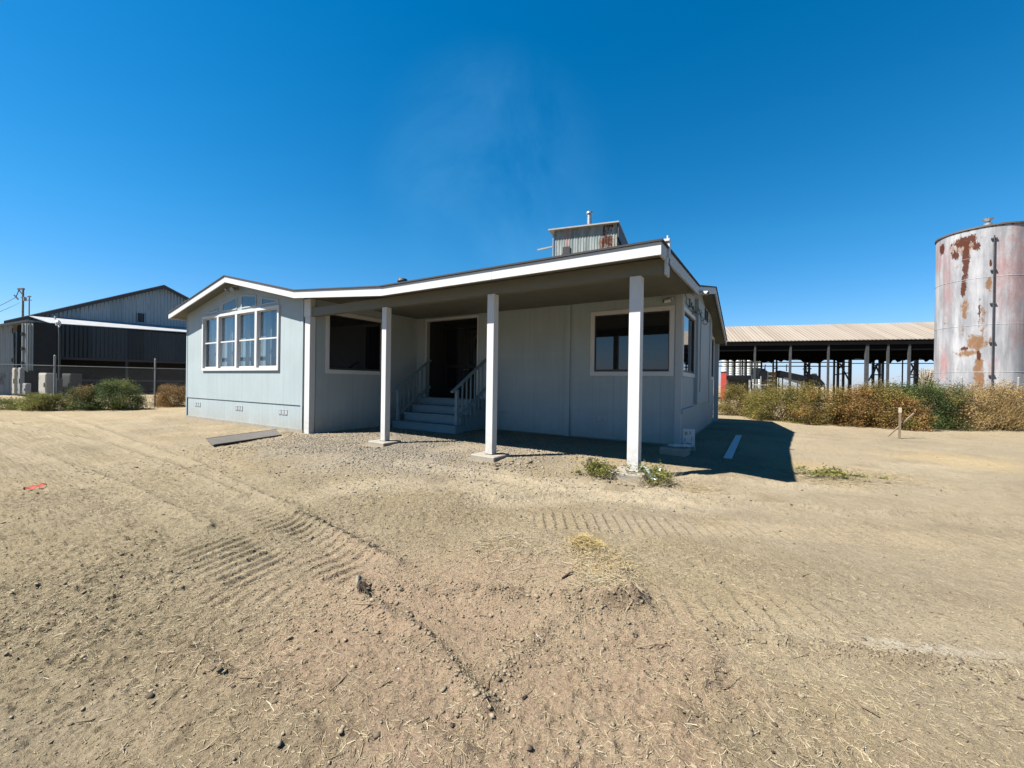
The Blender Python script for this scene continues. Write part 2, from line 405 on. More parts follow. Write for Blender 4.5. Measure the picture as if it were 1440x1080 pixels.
# ---------------------------------------------------------------- ground
RUT = [[(-26, 2.3), (-18.5, 2.6), (-12.2, 3.04), (-8.5, 2.91), (-5.7, 2.65)],
       [(-17, 1.6), (-11.6, 1.89), (-7, 2.01), (-4.7, 1.92)],
       [(-24, 4.0), (-17, 3.76), (-8.5, 3.24), (-4.45, 2.65), (-2.55, 2.38)],
       [(-2.9, 4.41), (-1.88, 5.55), (-.55, 5.84), (.97, 6.52), (2.67, 7.35), (6, 8.6)],
       [(-5.7, 5.29), (-3.58, 5.41), (-1.37, 5.48), (-.83, 5.4)], [(-1, 7.3), (1.5, 8.2), (5, 9.9)]]
BERM = [([(-2.5, 1.87), (-2.02, 2.15), (-1.54, 2.35), (-1.1, 2.56), (-.72, 2.78)], .065, .055),
        ([(-2.4, 1.83), (-1.88, 1.76), (-1.49, 1.7), (-1.09, 1.55)], .04, .06),
        ([(-.79, 2.8), (-1.15, 2.24), (-1.16, 1.78)], .02, .06),
        ([(-1.35, 3.5), (-.98, 3.27), (-.7, 2.85)], .045, .10),
        ([(-.24, 2.8), (.12, 2.89), (.62, 3.03), (1.2, 3.28), (2.4, 3.9)], .03, .06),
        ([(-.3, 2.75), (-.22, 2.3), (-.3, 1.9)], .025, .05),
        ([(-3.4, .7), (-2.6, .95), (-2.1, 1.0)], .03, .07), ([(-1.7, 1.0), (-1.3, 1.2), (-1.05, 1.3)], .03, .06)]
TREAD = [((-5.3, 2.47), (-2.8, 2.38), .20, .138, .034, .2), ((-4.35, 1.70), (-3.15, 1.66), .25, .125, .032, .22), ((-3.3, 2.05), (-2.6, 2.0), .16, .13, .030, .25),
         ((-2.1, 3.92), (.6, 5.28), .26, .112, .030, .05), ((-.75, 2.84), (.4, 3.38), .18, .125, .028, .05), ((.6, 5.28), (3.4, 6.7), .28, .13, .024, .05), ((.5, 3.4), (2.4, 4.5), .22, .14, .022, .1),
         ((-11, 3.0), (-5.5, 2.7), .20, .14, .012, .1), ((-9, 1.95), (-4.7, 1.85), .2, .14, .010, .1), ((-6, 4.9), (-2.6, 5.0), .22, .14, .010, .1), ((-3.3, 1.30), (-2.75, 1.6), .14, .11, .016, -.1)]
PADX = (-7.72, -4.63, -1.79)
def seg_coord(x, y, a, b):
    d = np.array(b) - np.array(a); L = np.hypot(*d); d = d / L
    return (x - a[0]) * d[0] + (y - a[1]) * d[1], -(x - a[0]) * d[1] + (y - a[1]) * d[0], L
def ground(x, y):
    near = np.exp(-((x + 1) ** 2 + (y - 2) ** 2) / 60.0)
    flat = sstep(5.5, 6.6, y) * sstep(-20, -19, x) * sstep(.5, -.9, x)
    und = fbm(x * .16, y * .16, 3, .5, 3) * .16 * sstep(0, 9, np.hypot(x, y)) * (1 - flat)
    h = und + fbm(x * 1.1, y * 1.1, 4, .5, 9) * .055 * (1 - .8 * flat)
    rough = sstep(.44, .62, fbm(x * .5, y * .7, 3, .5, 21) + .5) * .7 + .3
    rough = np.clip(rough + .55 * sstep(-2.2, -3.4, x) * sstep(4.5, 2.5, y) + .35 * sstep(1.9, 1.4, y), 0, 1.35) * (1 - .62 * sstep(-.7, .3, x) * sstep(2.5, 3.3, y))
    for a, b, w, per, amp, bend in TREAD:
        s, t, L = seg_coord(x, y, a, b); rough = rough * (1 - .85 * min(1, amp / .02) * sstep(-.2, .1, s) * sstep(L + .2, L - .1, s) * sstep(w + .1, w - .04, np.abs(t)))
    h = h + (fbm(x * 7, y * 7, 5, .62, 31) * .034 * rough + fbm(x * 21, y * 21, 4, .70, 41) * .038 * (.25 + .75 * rough) + np.maximum(fbm(x * 34, y * 30, 3, .6, 43) - .08, 0) * .075 * rough) * (1 - .6 * flat)
    wob = fbm(x * 3, y * 3, 3, .5, 51)
    for pts in RUT:
        d, sd = dpoly(x + wob * .15, y + wob * .15, pts)
        h = h + .034 * np.exp(-(d / .055) ** 2) * (1 + 1.5 * wob) - .026 * np.exp(-((d - .25) / .16) ** 2)
    for pts, a, w in BERM:
        d, sd = dpoly(x + wob * .10, y + wob * .10, pts)
        h = h + a * np.exp(-(d / w) ** 2) * (1 + 1.6 * fbm(x * 9, y * 9, 3, .6, 61))
    d = np.hypot((x + 1.5) / 1.0, (y - 2.9) / .75); h = h + .05 * sstep(1.15, .6, d)
    for a, b, w, per, amp, bend in TREAD:
        s, t, L = seg_coord(x, y, a, b)
        mk = sstep(-.15, .15, s) * sstep(L + .15, L - .15, s) * sstep(w + .06, w - .06, np.abs(t))
        ph = (s + bend * t * .9 + wob * .02) / per; fr = ph - np.floor(ph)
        prof = np.where(fr < .78, fr / .78, (1 - fr) / .22) ** 1.2
        h = h + amp * mk * (prof - .55) * (.55 + .45 * sstep(-.22, .10, fbm(x * 2.2, y * 2.2, 3, .5, 71)))
    for px in PADX: h = h - .05 * np.exp(-((x - px) / .50) ** 2 - ((y - 6.36) / .28) ** 2)
    return h
def soil_col(x, y, h):
    n = fbm(x * .35, y * .35, 5, .55, 81) + .5; n2 = fbm(x * 1.7, y * 1.7, 5, .6, 91) + .5
    A = np.array([.415, .335, .205]); B = np.array([.335, .275, .175]); c = A + (B - A) * sstep(.38, .62, n)[..., None]
    def blend(m, colr): 
        nonlocal c
        m = np.clip(m, 0, 1)[..., None]; c = c * (1 - m) + np.array(colr) * m
    blend(sstep(.5, .68, fbm(x * .6 + 9, y * .6, 5, .6, 301) + .5) * .55, (.47, .40, .285)); blend(sstep(.52, .7, fbm(x * .9, y * .9 + 4, 5, .6, 311) + .5) * .5, (.34, .29, .215))
    for pts in RUT: blend(sstep(.45, .1, np.abs(dpoly(x, y, pts)[0] - .1) + (n2 - .5) * .4) * .45, (.48, .41, .29))
    # olive-grey trampled ground on the left, pale hardpack to the right
    blend(sstep(-2.4, -4.2, x) * sstep(5, 3, y) * .55, (.315, .265, .165))
    blend(sstep(-.4, 1.0, x) * sstep(2.6, 3.4, y) * .7, (.40, .338, .232))
    d = np.hypot((x + 1.6) / 1.9, (y - 2.0) / 1.25); blend(sstep(1.15, .6, d + (n2 - .5) * .8) * .85, (.43, .315, .215))
    d, _ = dpoly(x, y, [(-4.85, 3.6), (-4.0, 4.5), (-2.9, 5.3), (-1.37, 5.6), (-.6, 6.4), (.95, 8.5), (2.0, 10.5), (4, 12.5)])
    blend(sstep(.7, .1, d + (n2 - .5) * 1.2) * .55, (.50, .43, .30))
    d = np.hypot((x + 7.4) / 3.6, (y - 5.9) / 2.1); blend(sstep(1.1, .6, d + (n2 - .5) * .7) * .75, (.36, .32, .25))   # gravelly by the porch
    d, _ = dpoly(x, y, [(.02, 2.93), (.36, 3.05), (.72, 3.24), (1.04, 3.34), (1.3, 3.47)]); ch = sstep(.10, .02, d + (fbm(x * 9, y * 9, 4, .6, 5)) * .16) * sstep(.45, .7, x) * sstep(1.25, .95, x)
    blend(ch * .75, (.64, .60, .52)); blend(sstep(.10, .02, d + fbm(x * 8, y * 8, 4, .6, 6) * .2) * .4, (.55, .48, .36))
    for (px, py, r) in ((.9, 8.6, .7), (1.8, 9.5, .6), (-1.2, 3.35, .35), (-.8, 6.5, .35), (.8, 9.6, .9), (3.5, 12.5, 1.5)):
        d = np.hypot(x - px, y - py) / r; blend(sstep(1.1, .3, d + (n2 - .5)) * .6, (.52, .40, .21))
    blend(sstep(.56, .72, n2) * .3, (.27, .215, .14)); blend(sstep(.44, .3, n2) * .25, (.48, .40, .27))
    for pts, a, w in BERM: blend(np.exp(-(dpoly(x, y, pts)[0] / .09) ** 2) * sstep(-.1, .2, fbm(x * 6, y * 6, 3, .6, 7)) * .55, (.24, .18, .115))  # darker earth paints in the shadow between clods along the ridges
    blend(sstep(16, 26, np.hypot(x, y)) * .5, (.45, .36, .21))
    return c * np.array([.472, .462, .458])
def axis(lo, hi, c0, c1, h, g):
    mid = list(np.arange(c0, c1, h)); up = []; v, s = c1, h
    while v < hi: up.append(v); s = min(s * g, 60); v += s
    dn = []; v, s = c0, h
    while v > lo: s = min(s * g, 60); v -= s; dn.append(v)
    return np.array(dn[::-1] + mid + up + [hi])
gx = axis(-1500, 1500, -4.2, 1.5, .0115, 1.022); gy = axis(-400, 1500, .3, 5.3, .0115, 1.022)
GX, GY = np.meshgrid(gx, gy); GH = ground(GX, GY); GC = soil_col(GX, GY, GH)
GH = GH * np.clip(1.2 - np.hypot(GX, GY) / 160, 0, 1)
ny, nx = GX.shape; idx = np.arange(nx * ny).reshape(ny, nx)
faces = np.stack([idx[:-1, :-1], idx[:-1, 1:], idx[1:, 1:], idx[1:, :-1]], -1).reshape(-1, 4)
g = mesh_np("ground", np.stack([GX, GY, GH], -1).reshape(-1, 3), faces, "soil", smooth=True); tag(g, kind="structure")
ca = g.data.color_attributes.new("soil", 'FLOAT_COLOR', 'POINT')
ca.data.foreach_set("color", np.concatenate([GC.reshape(-1, 3), np.ones((nx * ny, 1))], 1).astype(np.float32).ravel())
def gz(x, y):
    x = np.asarray(x, float); y = np.asarray(y, float)
    i = np.clip(np.searchsorted(gx, x) - 1, 0, nx - 2); j = np.clip(np.searchsorted(gy, y) - 1, 0, ny - 2)
    fx = (x - gx[i]) / (gx[i + 1] - gx[i]); fy = (y - gy[j]) / (gy[j + 1] - gy[j])
    return (GH[j, i] * (1 - fx) + GH[j, i + 1] * fx) * (1 - fy) + (GH[j + 1, i] * (1 - fx) + GH[j + 1, i + 1] * fx) * fy
def gz1(x, y): return float(gz([x], [y])[0])

# ---------------------------------------------------------------- loose stuff on the ground
def keep(x, y):
    house = (y > 6.55) & (x > -18.7) & (x < -1.6) & ~((x > -10.6) & (y < 10.6))
    pads = (np.abs(y - 6.6) < .4) & ((np.abs(x + 7.75) < .4) | (np.abs(x + 4.65) < .4) | (np.abs(x + 1.8) < .4))
    return ~house & ~pads
def scatter_pts(n, boxes):
    xs, ys = [], []
    for (x0, x1, y0, y1, w) in boxes:
        k = int(n * w); xs.append(rng.uniform(x0, x1, k)); ys.append(rng.uniform(y0, y1, k))
    x, y = np.concatenate(xs), np.concatenate(ys); m = keep(x, y); return x[m], y[m]
def rods(name, x, y, L, rad, mat, lift=.0, bend=.25, tilt=.18, up=None, ang=None):
    """thin three-sided curved stalks lying on the earth"""
    n = len(x); a = rng.uniform(0, 2 * np.pi, n) if ang is None else ang; z0 = gz(x, y)
    tl = rng.normal(0, tilt, n) if up is None else up
    d = np.stack([np.cos(a) * np.cos(tl), np.sin(a) * np.cos(tl), np.sin(tl)], -1)
    s = np.stack([-np.sin(a), np.cos(a), np.zeros(n)], -1)
    c = np.stack([x, y, z0 + rad * .6 + lift], -1); bd = rng.normal(0, bend, n)
    V = []
    for t in (-.5, 0.0, .5):
        p = c + d * (L * t)[:, None] + s * (bd * L * (.25 - t * t) * 1.2)[:, None]
        if up is not None: p = c + d * (L * (t + .5))[:, None] + s * (bd * L * (t + .5) ** 2)[:, None]
        else:                                                # follow the ground, a little proud
            p[:, 2] = np.maximum(p[:, 2], gz(p[:, 0], p[:, 1]) + rad * .3)
        for k in range(3):
            th = 2 * np.pi * k / 3
            rr = rad * (1 if t < .4 else .55)
            V.append(p + s * (np.cos(th) * rr)[:, None] + np.array([0, 0, 1.]) * (np.sin(th) * rr)[:, None])
    V = np.stack(V, 1); b = (np.arange(n) * 9)[:, None]; F = []
    for i in (0, 3):
        for k in range(3): F.append(np.stack([i + k, i + (k + 1) % 3, i + 3 + (k + 1) % 3, i + 3 + k]))
    F = np.array(F)[None] + b[:, :, None]
    return V.reshape(-1, 3), F.reshape(-1, 4)
x, y = scatter_pts(95000, [(-4.6, 1.6, .2, 4.2, .52), (-10, 4, .3, 7, .33), (-20, 8, 2, 18, .10), (-8, -4.4, .3, 2.4, .10)])
dens = fbm(x * .8, y * .8, 4, .55, 101) + .5 + .25 * np.exp(-((x - .4) ** 2 + (y - 2.3) ** 2) / 1.2) ; m = rng.uniform(0, 1, len(x)) < sstep(.34, .70, dens) * .95 + .03
m &= ~((np.hypot((x + 1.7) / 1.3, (y - 2.2) / .8) < 1) & (rng.uniform(0, 1, len(x)) < .55))
m &= ~((x > .0) & (y > 3.4) & (rng.uniform(0, 1, len(x)) < .55))
x, y = x[m], y[m]
far = np.clip(np.hypot(x, y) / 5, 1, 3)
L = rng.lognormal(np.log(.028), .55, len(x)) * far ** .5; L = np.clip(L, .008, .16)
rad = np.clip(rng.lognormal(np.log(.0011), .35, len(x)), .0006, .0028) * far ** .6
v1, f1 = rods("s", x, y, L, rad, "straw")
cx, cy = scatter_pts(150000, [(-3.8, 1.3, .2, 3.2, .60), (-6.5, 2.2, .6, 5.5, .35), (-8, -4, .3, 2.6, .12)])
m = rng.uniform(0, 1, len(cx)) < .06 + .9 * sstep(.40, .68, fbm(cx * 1.1, cy * 1.1, 4, .55, 103) + .5); m &= ~((cx > .1) & (cy > 3.2) & (rng.uniform(0, 1, len(cx)) < .5)); cx, cy = cx[m], cy[m]
vc, fc = rods("s", cx, cy, np.clip(rng.lognormal(np.log(.013), .45, len(cx)), .004, .04) * np.clip(np.hypot(cx, cy) / 3.5, 1, 1.8), np.clip(rng.lognormal(np.log(.0009), .3, len(cx)), .0005, .002) * np.clip(np.hypot(cx, cy) / 3.5, 1, 1.8), "straw", tilt=.3)
v1 = np.concatenate([v1, vc]); f1 = np.concatenate([f1, fc + (len(v1) - len(vc))])
# heaps of straw
hx, hy = [], []
for (px, py, r, k) in ((-1.2, 3.35, .25, 300), (-.95, 2.95, .28, 300), (.9, 8.6, .6, 1300), (1.75, 9.5, .5, 900), (-.8, 6.5, .3, 500), (-11.4, 6.45, .25, 200), (-1.9, 3.0, .4, 300)):
    hx.append(rng.normal(px, r * .55, k)); hy.append(rng.normal(py, r * .5, k))
hx, hy = np.concatenate(hx), np.concatenate(hy); k = keep(hx, hy); hx, hy = hx[k], hy[k]
v2, f2 = rods("s", hx, hy, rng.uniform(.05, .16, len(hx)), rng.uniform(.0012, .0024, len(hx)), "straw", lift=rng.uniform(0, .018, len(hx)), tilt=.14)
V = np.concatenate([v1, v2]); F = np.concatenate([f1, f2 + len(v1)])
tag(mesh_np("straw_litter", V, F, "straw"), "dry straw scattered over the dirt yard", "straw", kind="stuff")

gx_, gy_ = rng.normal(-1.30, .08, 650), rng.normal(3.47, .065, 650)
gx_ = np.concatenate([gx_, rng.normal(-1.05, .13, 160)]); gy_ = np.concatenate([gy_, rng.normal(3.2, .13, 160)])
v2, f2 = rods("s", gx_, gy_, rng.uniform(.04, .13, len(gx_)), rng.uniform(.0012, .0024, len(gx_)), "goldstraw", lift=np.where(np.arange(len(gx_)) < 650, rng.uniform(0, .05, len(gx_)), rng.uniform(0, .012, len(gx_))), tilt=.25)
tag(mesh_np("straw_tuft", v2, f2, "goldstraw"), "golden tuft of straw lying on the low dirt mound right of centre", "straw tuft")
def pebbles(x, y, size, flat=(.55, .85), sink=.25):
    """irregular eight-cornered lumps"""
    base = np.array([(-1, -1, -1), (1, -1, -1), (1, 1, -1), (-1, 1, -1), (-1, -1, 1), (1, -1, 1), (1, 1, 1), (-1, 1, 1)], float) / 1.73
    n = len(x); J = base[None] + rng.normal(0, .24, (n, 8, 3)); J[:, :, 2] *= rng.uniform(*flat, n)[:, None]; J[:, :, 0] *= rng.uniform(.8, 1.5, n)[:, None]
    a = rng.uniform(0, 2 * np.pi, n); c, s = np.cos(a)[:, None], np.sin(a)[:, None]
    X = J[:, :, 0] * c - J[:, :, 1] * s; Y = J[:, :, 0] * s + J[:, :, 1] * c
    V = np.stack([X, Y, J[:, :, 2]], -1) * size[:, None, None]
    V += np.stack([x, y, gz(x, y) + size * (.5 - sink) * .5], -1)[:, None]
    q = np.array([(3, 2, 1, 0), (4, 5, 6, 7), (0, 1, 5, 4), (1, 2, 6, 5), (2, 3, 7, 6), (3, 0, 4, 7)])
    return V.reshape(-1, 3), (q[None] + (np.arange(n) * 8)[:, None, None]).reshape(-1, 4)
x, y = scatter_pts(150000, [(-4.6, 1.6, .2, 4.2, .6), (-10, 4, .3, 7, .33), (-20, 8, 2, 16, .12)])
near_b = np.full(len(x), 9.0)
for pts, a, w in BERM[:5]: near_b = np.minimum(near_b, dpoly(x, y, pts)[0])
for pts in RUT: near_b = np.minimum(near_b, dpoly(x, y, pts)[0] + .05)
d2 = fbm(x * 1.3, y * 1.3, 4, .55, 111) + .5
p = .20 + .55 * sstep(.45, .68, d2) + .75 * np.exp(-(near_b / .10) ** 2)
p *= np.where((x > 0) & (y > 3.4), .45, 1)
m = rng.uniform(0, 1, len(x)) < p; x, y, nb_ = x[m], y[m], near_b[m]
far = np.clip(np.hypot(x, y) / 5, 1, 2.5)
size = np.clip(rng.lognormal(np.log(.0031), .55, len(x)) * (1 + .45 * np.exp(-(nb_ / .12) ** 2)) * far ** .7, .0015, .015)
v, f = pebbles(x, y, size)
# a few dug-out lumps by the pads
ex = np.concatenate([rng.normal(-4.35, .18, 120), rng.normal(-4.0, .35, 120), rng.normal(-7.6, .2, 60), rng.normal(-1.9, .25, 60)]); ey = np.concatenate([rng.normal(6.25, .10, 120), rng.normal(6.25, .2, 120), rng.normal(6.2, .08, 60), rng.normal(6.18, .05, 60)])
k = keep(ex, ey); ex, ey = ex[k], ey[k]
v3, f3 = pebbles(ex, ey, np.clip(rng.lognormal(np.log(.02), .5, len(ex)), .008, .06))
tag(mesh_np("earth_clods", np.concatenate([v, v3]), np.concatenate([f, f3 + len(v)]), "clod"), "small clods of dry earth lying in the yard", "clods", kind="stuff")
# gravel by the porch
x = rng.normal(-7.2, 2.6, 26000); y = rng.normal(6.9, 1.5, 26000); m = keep(x, y) & (y > 3.4) & (y < 10.6) & (x > -11.6) & (x < -.8) & (rng.uniform(0, 1, 26000) < sstep(.3, .6, fbm(x * .7, y * .7, 3, .5, 121) + .62))
x, y = x[m], y[m]
v, f = pebbles(x, y, np.clip(rng.lognormal(np.log(.012), .35, len(x)), .006, .035))
tag(mesh_np("gravel", v, f, "gravel"), "pale gravel spread in front of the porch", "gravel", kind="stuff")
# twigs and bark chips
x, y = scatter_pts(420, [(-4.6, 1.8, .7, 4.2, .6), (-9, 6, .5, 9, .4)])
v, f = rods("t", x, y, np.clip(rng.lognormal(np.log(.07), .5, len(x)), .03, .22), rng.uniform(.0014, .004, len(x)), "stick", bend=.35)
tag(mesh_np("twig_litter", v, f, "stick"), "thin dead twigs scattered over the yard", "twigs", kind="stuff")
x, y = scatter_pts(150, [(-4.6, 1.8, .7, 4.2, .5), (-9, 6, .5, 9, .5)])
v, f = pebbles(x, y, rng.uniform(.005, .014, len(x)) * np.clip(np.hypot(x, y) / 4, 1, 2.2), (.25, .5), .1)
tag(mesh_np("bark_chips", v, f, "barkdark"), "dark bark chips scattered over the yard", "bark chips", kind="stuff")

# ---------------------------------------------------------------- the house
HB = (-8.0, 12.0, 0.0)
house = empty("house", HB, "long grey single-storey house with a white-posted corner porch and low white-edged roof", "house")
def H(mb, name, mat, parent=None, **k): return mb.build(name, mat, parent or house, HB if True else 0, **k)
def zw(x): return np.interp(x, [-19.19, -14.77, -10.85, -7.36, -1.31], [3.951, 4.82, 3.93, 3.643, 3.643 - .6])
def zm(y): return np.interp(y, [6.25, 10.38, 14.25, 19.05], [3.65, 3.843, 4.614, 3.40])
def zr(x, y): return max(float(zw(x)), float(zm(y)))
XL, XR, YF, YB = -19.19, -1.31, 6.25, 19.05
XW0, XW1, YW, XI, YR, XS, YK = -18.6, -11.0, 6.63, -10.69, 10.718, -1.725, 18.43
# roof slab
xs = sorted(set(np.round(np.concatenate([np.arange(XL, XR, .25), [XL, -14.77, -10.85, -7.36, XR]]), 3))); ys = sorted(set(np.round(np.concatenate([np.arange(YF, YB, .25), [YF, 10.38, 14.25, YB]]), 3)))
def slab(mb, z0, z1, ex=0.0):
    n, m = len(xs), len(ys); V = []
    for dz in (z0, z1):
        for b, yy in enumerate(ys):
            for a, xx in enumerate(xs):
                X = xx + (-ex if a == 0 else ex if a == n - 1 else 0); Y = yy + (-ex if b == 0 else ex if b == m - 1 else 0)
                V.append((X, Y, zr(xx, yy) + dz))
    F = []; N = n * m
    for j in range(m - 1):
        for i in range(n - 1):
            k = j * n + i; F.append((N + k, N + k + 1, N + k + n + 1, N + k + n)); F.append((k + n, k + n + 1, k + 1, k))
    for i in range(n - 1):
        F.append((i, i + 1, N + i + 1, N + i)); k = (m - 1) * n + i; F.append((k + 1, k, N + k, N + k + 1))
    for j in range(m - 1):
        k = j * n; F.append((k + n, k, N + k, N + k + n)); k += n - 1; F.append((k, k + n, N + k + n, N + k))
    return mb.add(V, F)
roof = H(slab(MB(), -.03, .0, .025), "roof", "shingle"); roof["label"] = "dark shingled roof surface"
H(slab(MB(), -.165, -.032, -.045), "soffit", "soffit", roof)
def strip(pts, dz0, dz1, ax, p, th):
    """board that follows a roof edge; pts: (u, z)"""
    mb = MB(); q_ = []
    for (u0, z0), (u1, z1) in zip(pts[:-1], pts[1:]):
        n = max(1, round(abs(u1 - u0) / 3.1))
        for k in range(n):
            t0, t1 = k / n, (k + 1) / n - (.006 / abs(u1 - u0) if k < n - 1 else 0); q_.append(((u0 + (u1 - u0) * t0, z0 + (z1 - z0) * t0), (u0 + (u1 - u0) * t1, z0 + (z1 - z0) * t1)))
    for (u0, z0), (u1, z1) in q_:
        if ax == 'y': a = [(u0, p, z0 + dz0), (u1, p, z1 + dz0), (u1, p, z1 + dz1), (u0, p, z0 + dz1)]; mb.prism(a, (0, th, 0))
        else: a = [(p, u0, z0 + dz0), (p, u1, z1 + dz0), (p, u1, z1 + dz1), (p, u0, z0 + dz1)]; mb.prism(a, (-th, 0, 0))
    return mb
fx = [XL, -14.77, -10.85, -7.36]; fz = [3.951, 4.82, 3.93, 3.643]
H(strip(list(zip(fx, fz)), -.225, -.034, 'y', YF, .04), "fascia_board", "white", roof)
H(strip([(-7.36, 3.645), (XR, 3.65)], -.225, -.094, 'y', YF, .04), "fascia_board", "white", roof)
H(strip([(-7.36, 3.645), (XR - .001, 3.65)], -.092, -.034, 'y', YF + .004, .03), "drip_edge", "drip", roof)
H(strip([(YF + .042, 3.652), (10.38, 3.843), (14.25, 4.614), (YB, 3.40)], -.225, -.034, 'x', XR, .04), "fascia_board", "trimgrey", roof)  # same white board as the front, its shade put into the grey
H(strip([(YF + .042, 3.952), (YB, 3.952)], -.225, -.034, 'x', XL + .04, .04), "fascia_board", "white", roof)
# mushroom vent on the roof
vy = 7.0
p_ = at(566, 396, 1); dv = p_ - EYEV; t_ = vy / dv.y; vx = dv.x * t_; vz = zr(vx, vy)
vt = EYE + (at(566, 391.5, 1) - EYEV).z * t_; v_ = MB().tube([(vx, vy, vz - .05), (vx, vy, vt - .08)], .07, 14); v_.tube([(vx, vy, vt - .09), (vx, vy, vt - .07), (vx, vy, vt - .02), (vx, vy, vt)], [.12, .125, .11, .05], 16)
H(v_, "roof_vent", "darksteel", roof, smooth=False)
# antenna mount at the fascia corner
a_ = MB().box(XR + .001, XR + .03, 6.72, 6.80, 3.50, 3.76).box(XR - .06, XR + .03, 6.70, 6.82, 3.761, 3.80).box(XR - .02, XR + .0, 6.74, 6.78, 3.80, 3.86)
tag(a_.build("edge_bracket", "plasticwhite"), "small white bracket clipped on the side roof edge near the front corner", "bracket")
# walls: the front wing
W = [(-17.23 + .02, -12.20 - .02, 1.78, 3.68)]
up = MB().wall('y', YW, .14, XW0, XW1, .77, 3.7, W)
up.prism([(XW0, YW, 3.7), (XW1, YW, 3.7), (XW1, YW, float(zw(XW1)) - .10), (-14.77, YW, 4.82 - .10), (XW0, YW, float(zw(XW0)) - .10)], (0, .14, 0))
H(up, "front_wing_wall", "siding_x")
H(MB().wall('y', YW + .022, .12, XW0, XW1, .09, .768), "skirting", "siding_x")
H(MB().box(XW0 - .02, XW1 + .02, YW - .012, YW + .12, -.08, .088), "foundation_strip", "concrete")
H(MB().box(XW0 - .015, XW0 + .07, YW - .012, YW - .001, .09, 3.70), "corner_trim", "siding_x"); H(MB().box(-11.09, -11.001, YW - .012, YW - .001, .09, 3.74), "corner_trim", "siding_x")
H(MB().wall('-x', XW0, .14, YW + .141, YK - .141, -.05, 3.8), "left_wall", "siding_y")
H(MB().wall('y', YK - .14, .14, XW0, XS - .001, -.05, 3.55), "rear_wall", "siding_x")
iw = (7.2, 9.1, 1.77, 3.44)
H(MB().wall('x', XI, .14, YW + .18, YR - .001, -.05, 3.78, [iw]), "porch_side_wall", "siding_y")
# recessed porch wall
rw = (-3.98, -1.99, 1.82, 3.38); dw = (-10.2, -7.97, .95, 3.62)
H(MB().wall('y', YR, .14, XI - .13, XS - .141, .77, 3.76, [rw, dw]), "porch_back_wall", "siding_x")
H(MB().wall('y', YR + .022, .12, XI - .13, XS - .141, .02, .768), "skirting", "siding_x")
H(MB().box(XI + .002, XS - .16, YR - .03, YR + .10, -.08, .018), "foundation_strip", "concrete")
H(MB().box(-4.83, -4.68, YR - .045, YR - .001, .0, 3.72), "pilaster", "siding_x")
# side wall with its bump-out
sw1 = (10.90, 12.82, 1.79, 3.41); sw2 = (16.68, 18.2, 1.79, 3.36)
sd = MB().wall('x', XS, .14, YR, YK, .74, 3.7, [sw1, sw2])
sd.prism([(XS, YR, 3.70), (XS, YK, 3.70), (XS, 18.05, 3.72), (XS, 14.25, 4.614 - .10), (XS, 10.38 + .35, 3.86 - .09)][0:5], (-.14, 0, 0)); H(sd, "side_wall", "siding_y")
H(MB().wall('x', XS - .022, .12, YR, YK, .02, .738), "skirting", "siding_y")
H(MB().box(XS - .12, XS + .012, YR + .05, YK, -.08, .018), "foundation_strip", "concrete")
H(MB().box(XS + .001, XS + .10, 12.885, 16.6, .95, 4.02).box(XS + .001, XS + .06, 10.73, 12.88, .80, .90), "chase_panel", "siding_y")
cb = MB().box(XS - .14, XS + .014, YR - .014, YR - .001, .02, 3.74); cb.box(XS + .001, XS + .014, YR - .001, YR + .07, .02, 3.74); H(cb, "corner_trim", "trimgrey")
H(MB().box(XW0 + .15, XI - .15, YW + .15, YR + .13, .86, .93).box(XW0 + .15, XS - .15, YR + .15, YK - .15, .86, .93), "floor", "dark")
# a dark inner partition so rooms read as rooms
H(MB().box(-11.2, -11.1, 9.4, YK - .2, .93, 3.6).box(XW0 + .2, -11.2, 10.4, 10.5, .93, 3.6), "partition_wall", "dark")

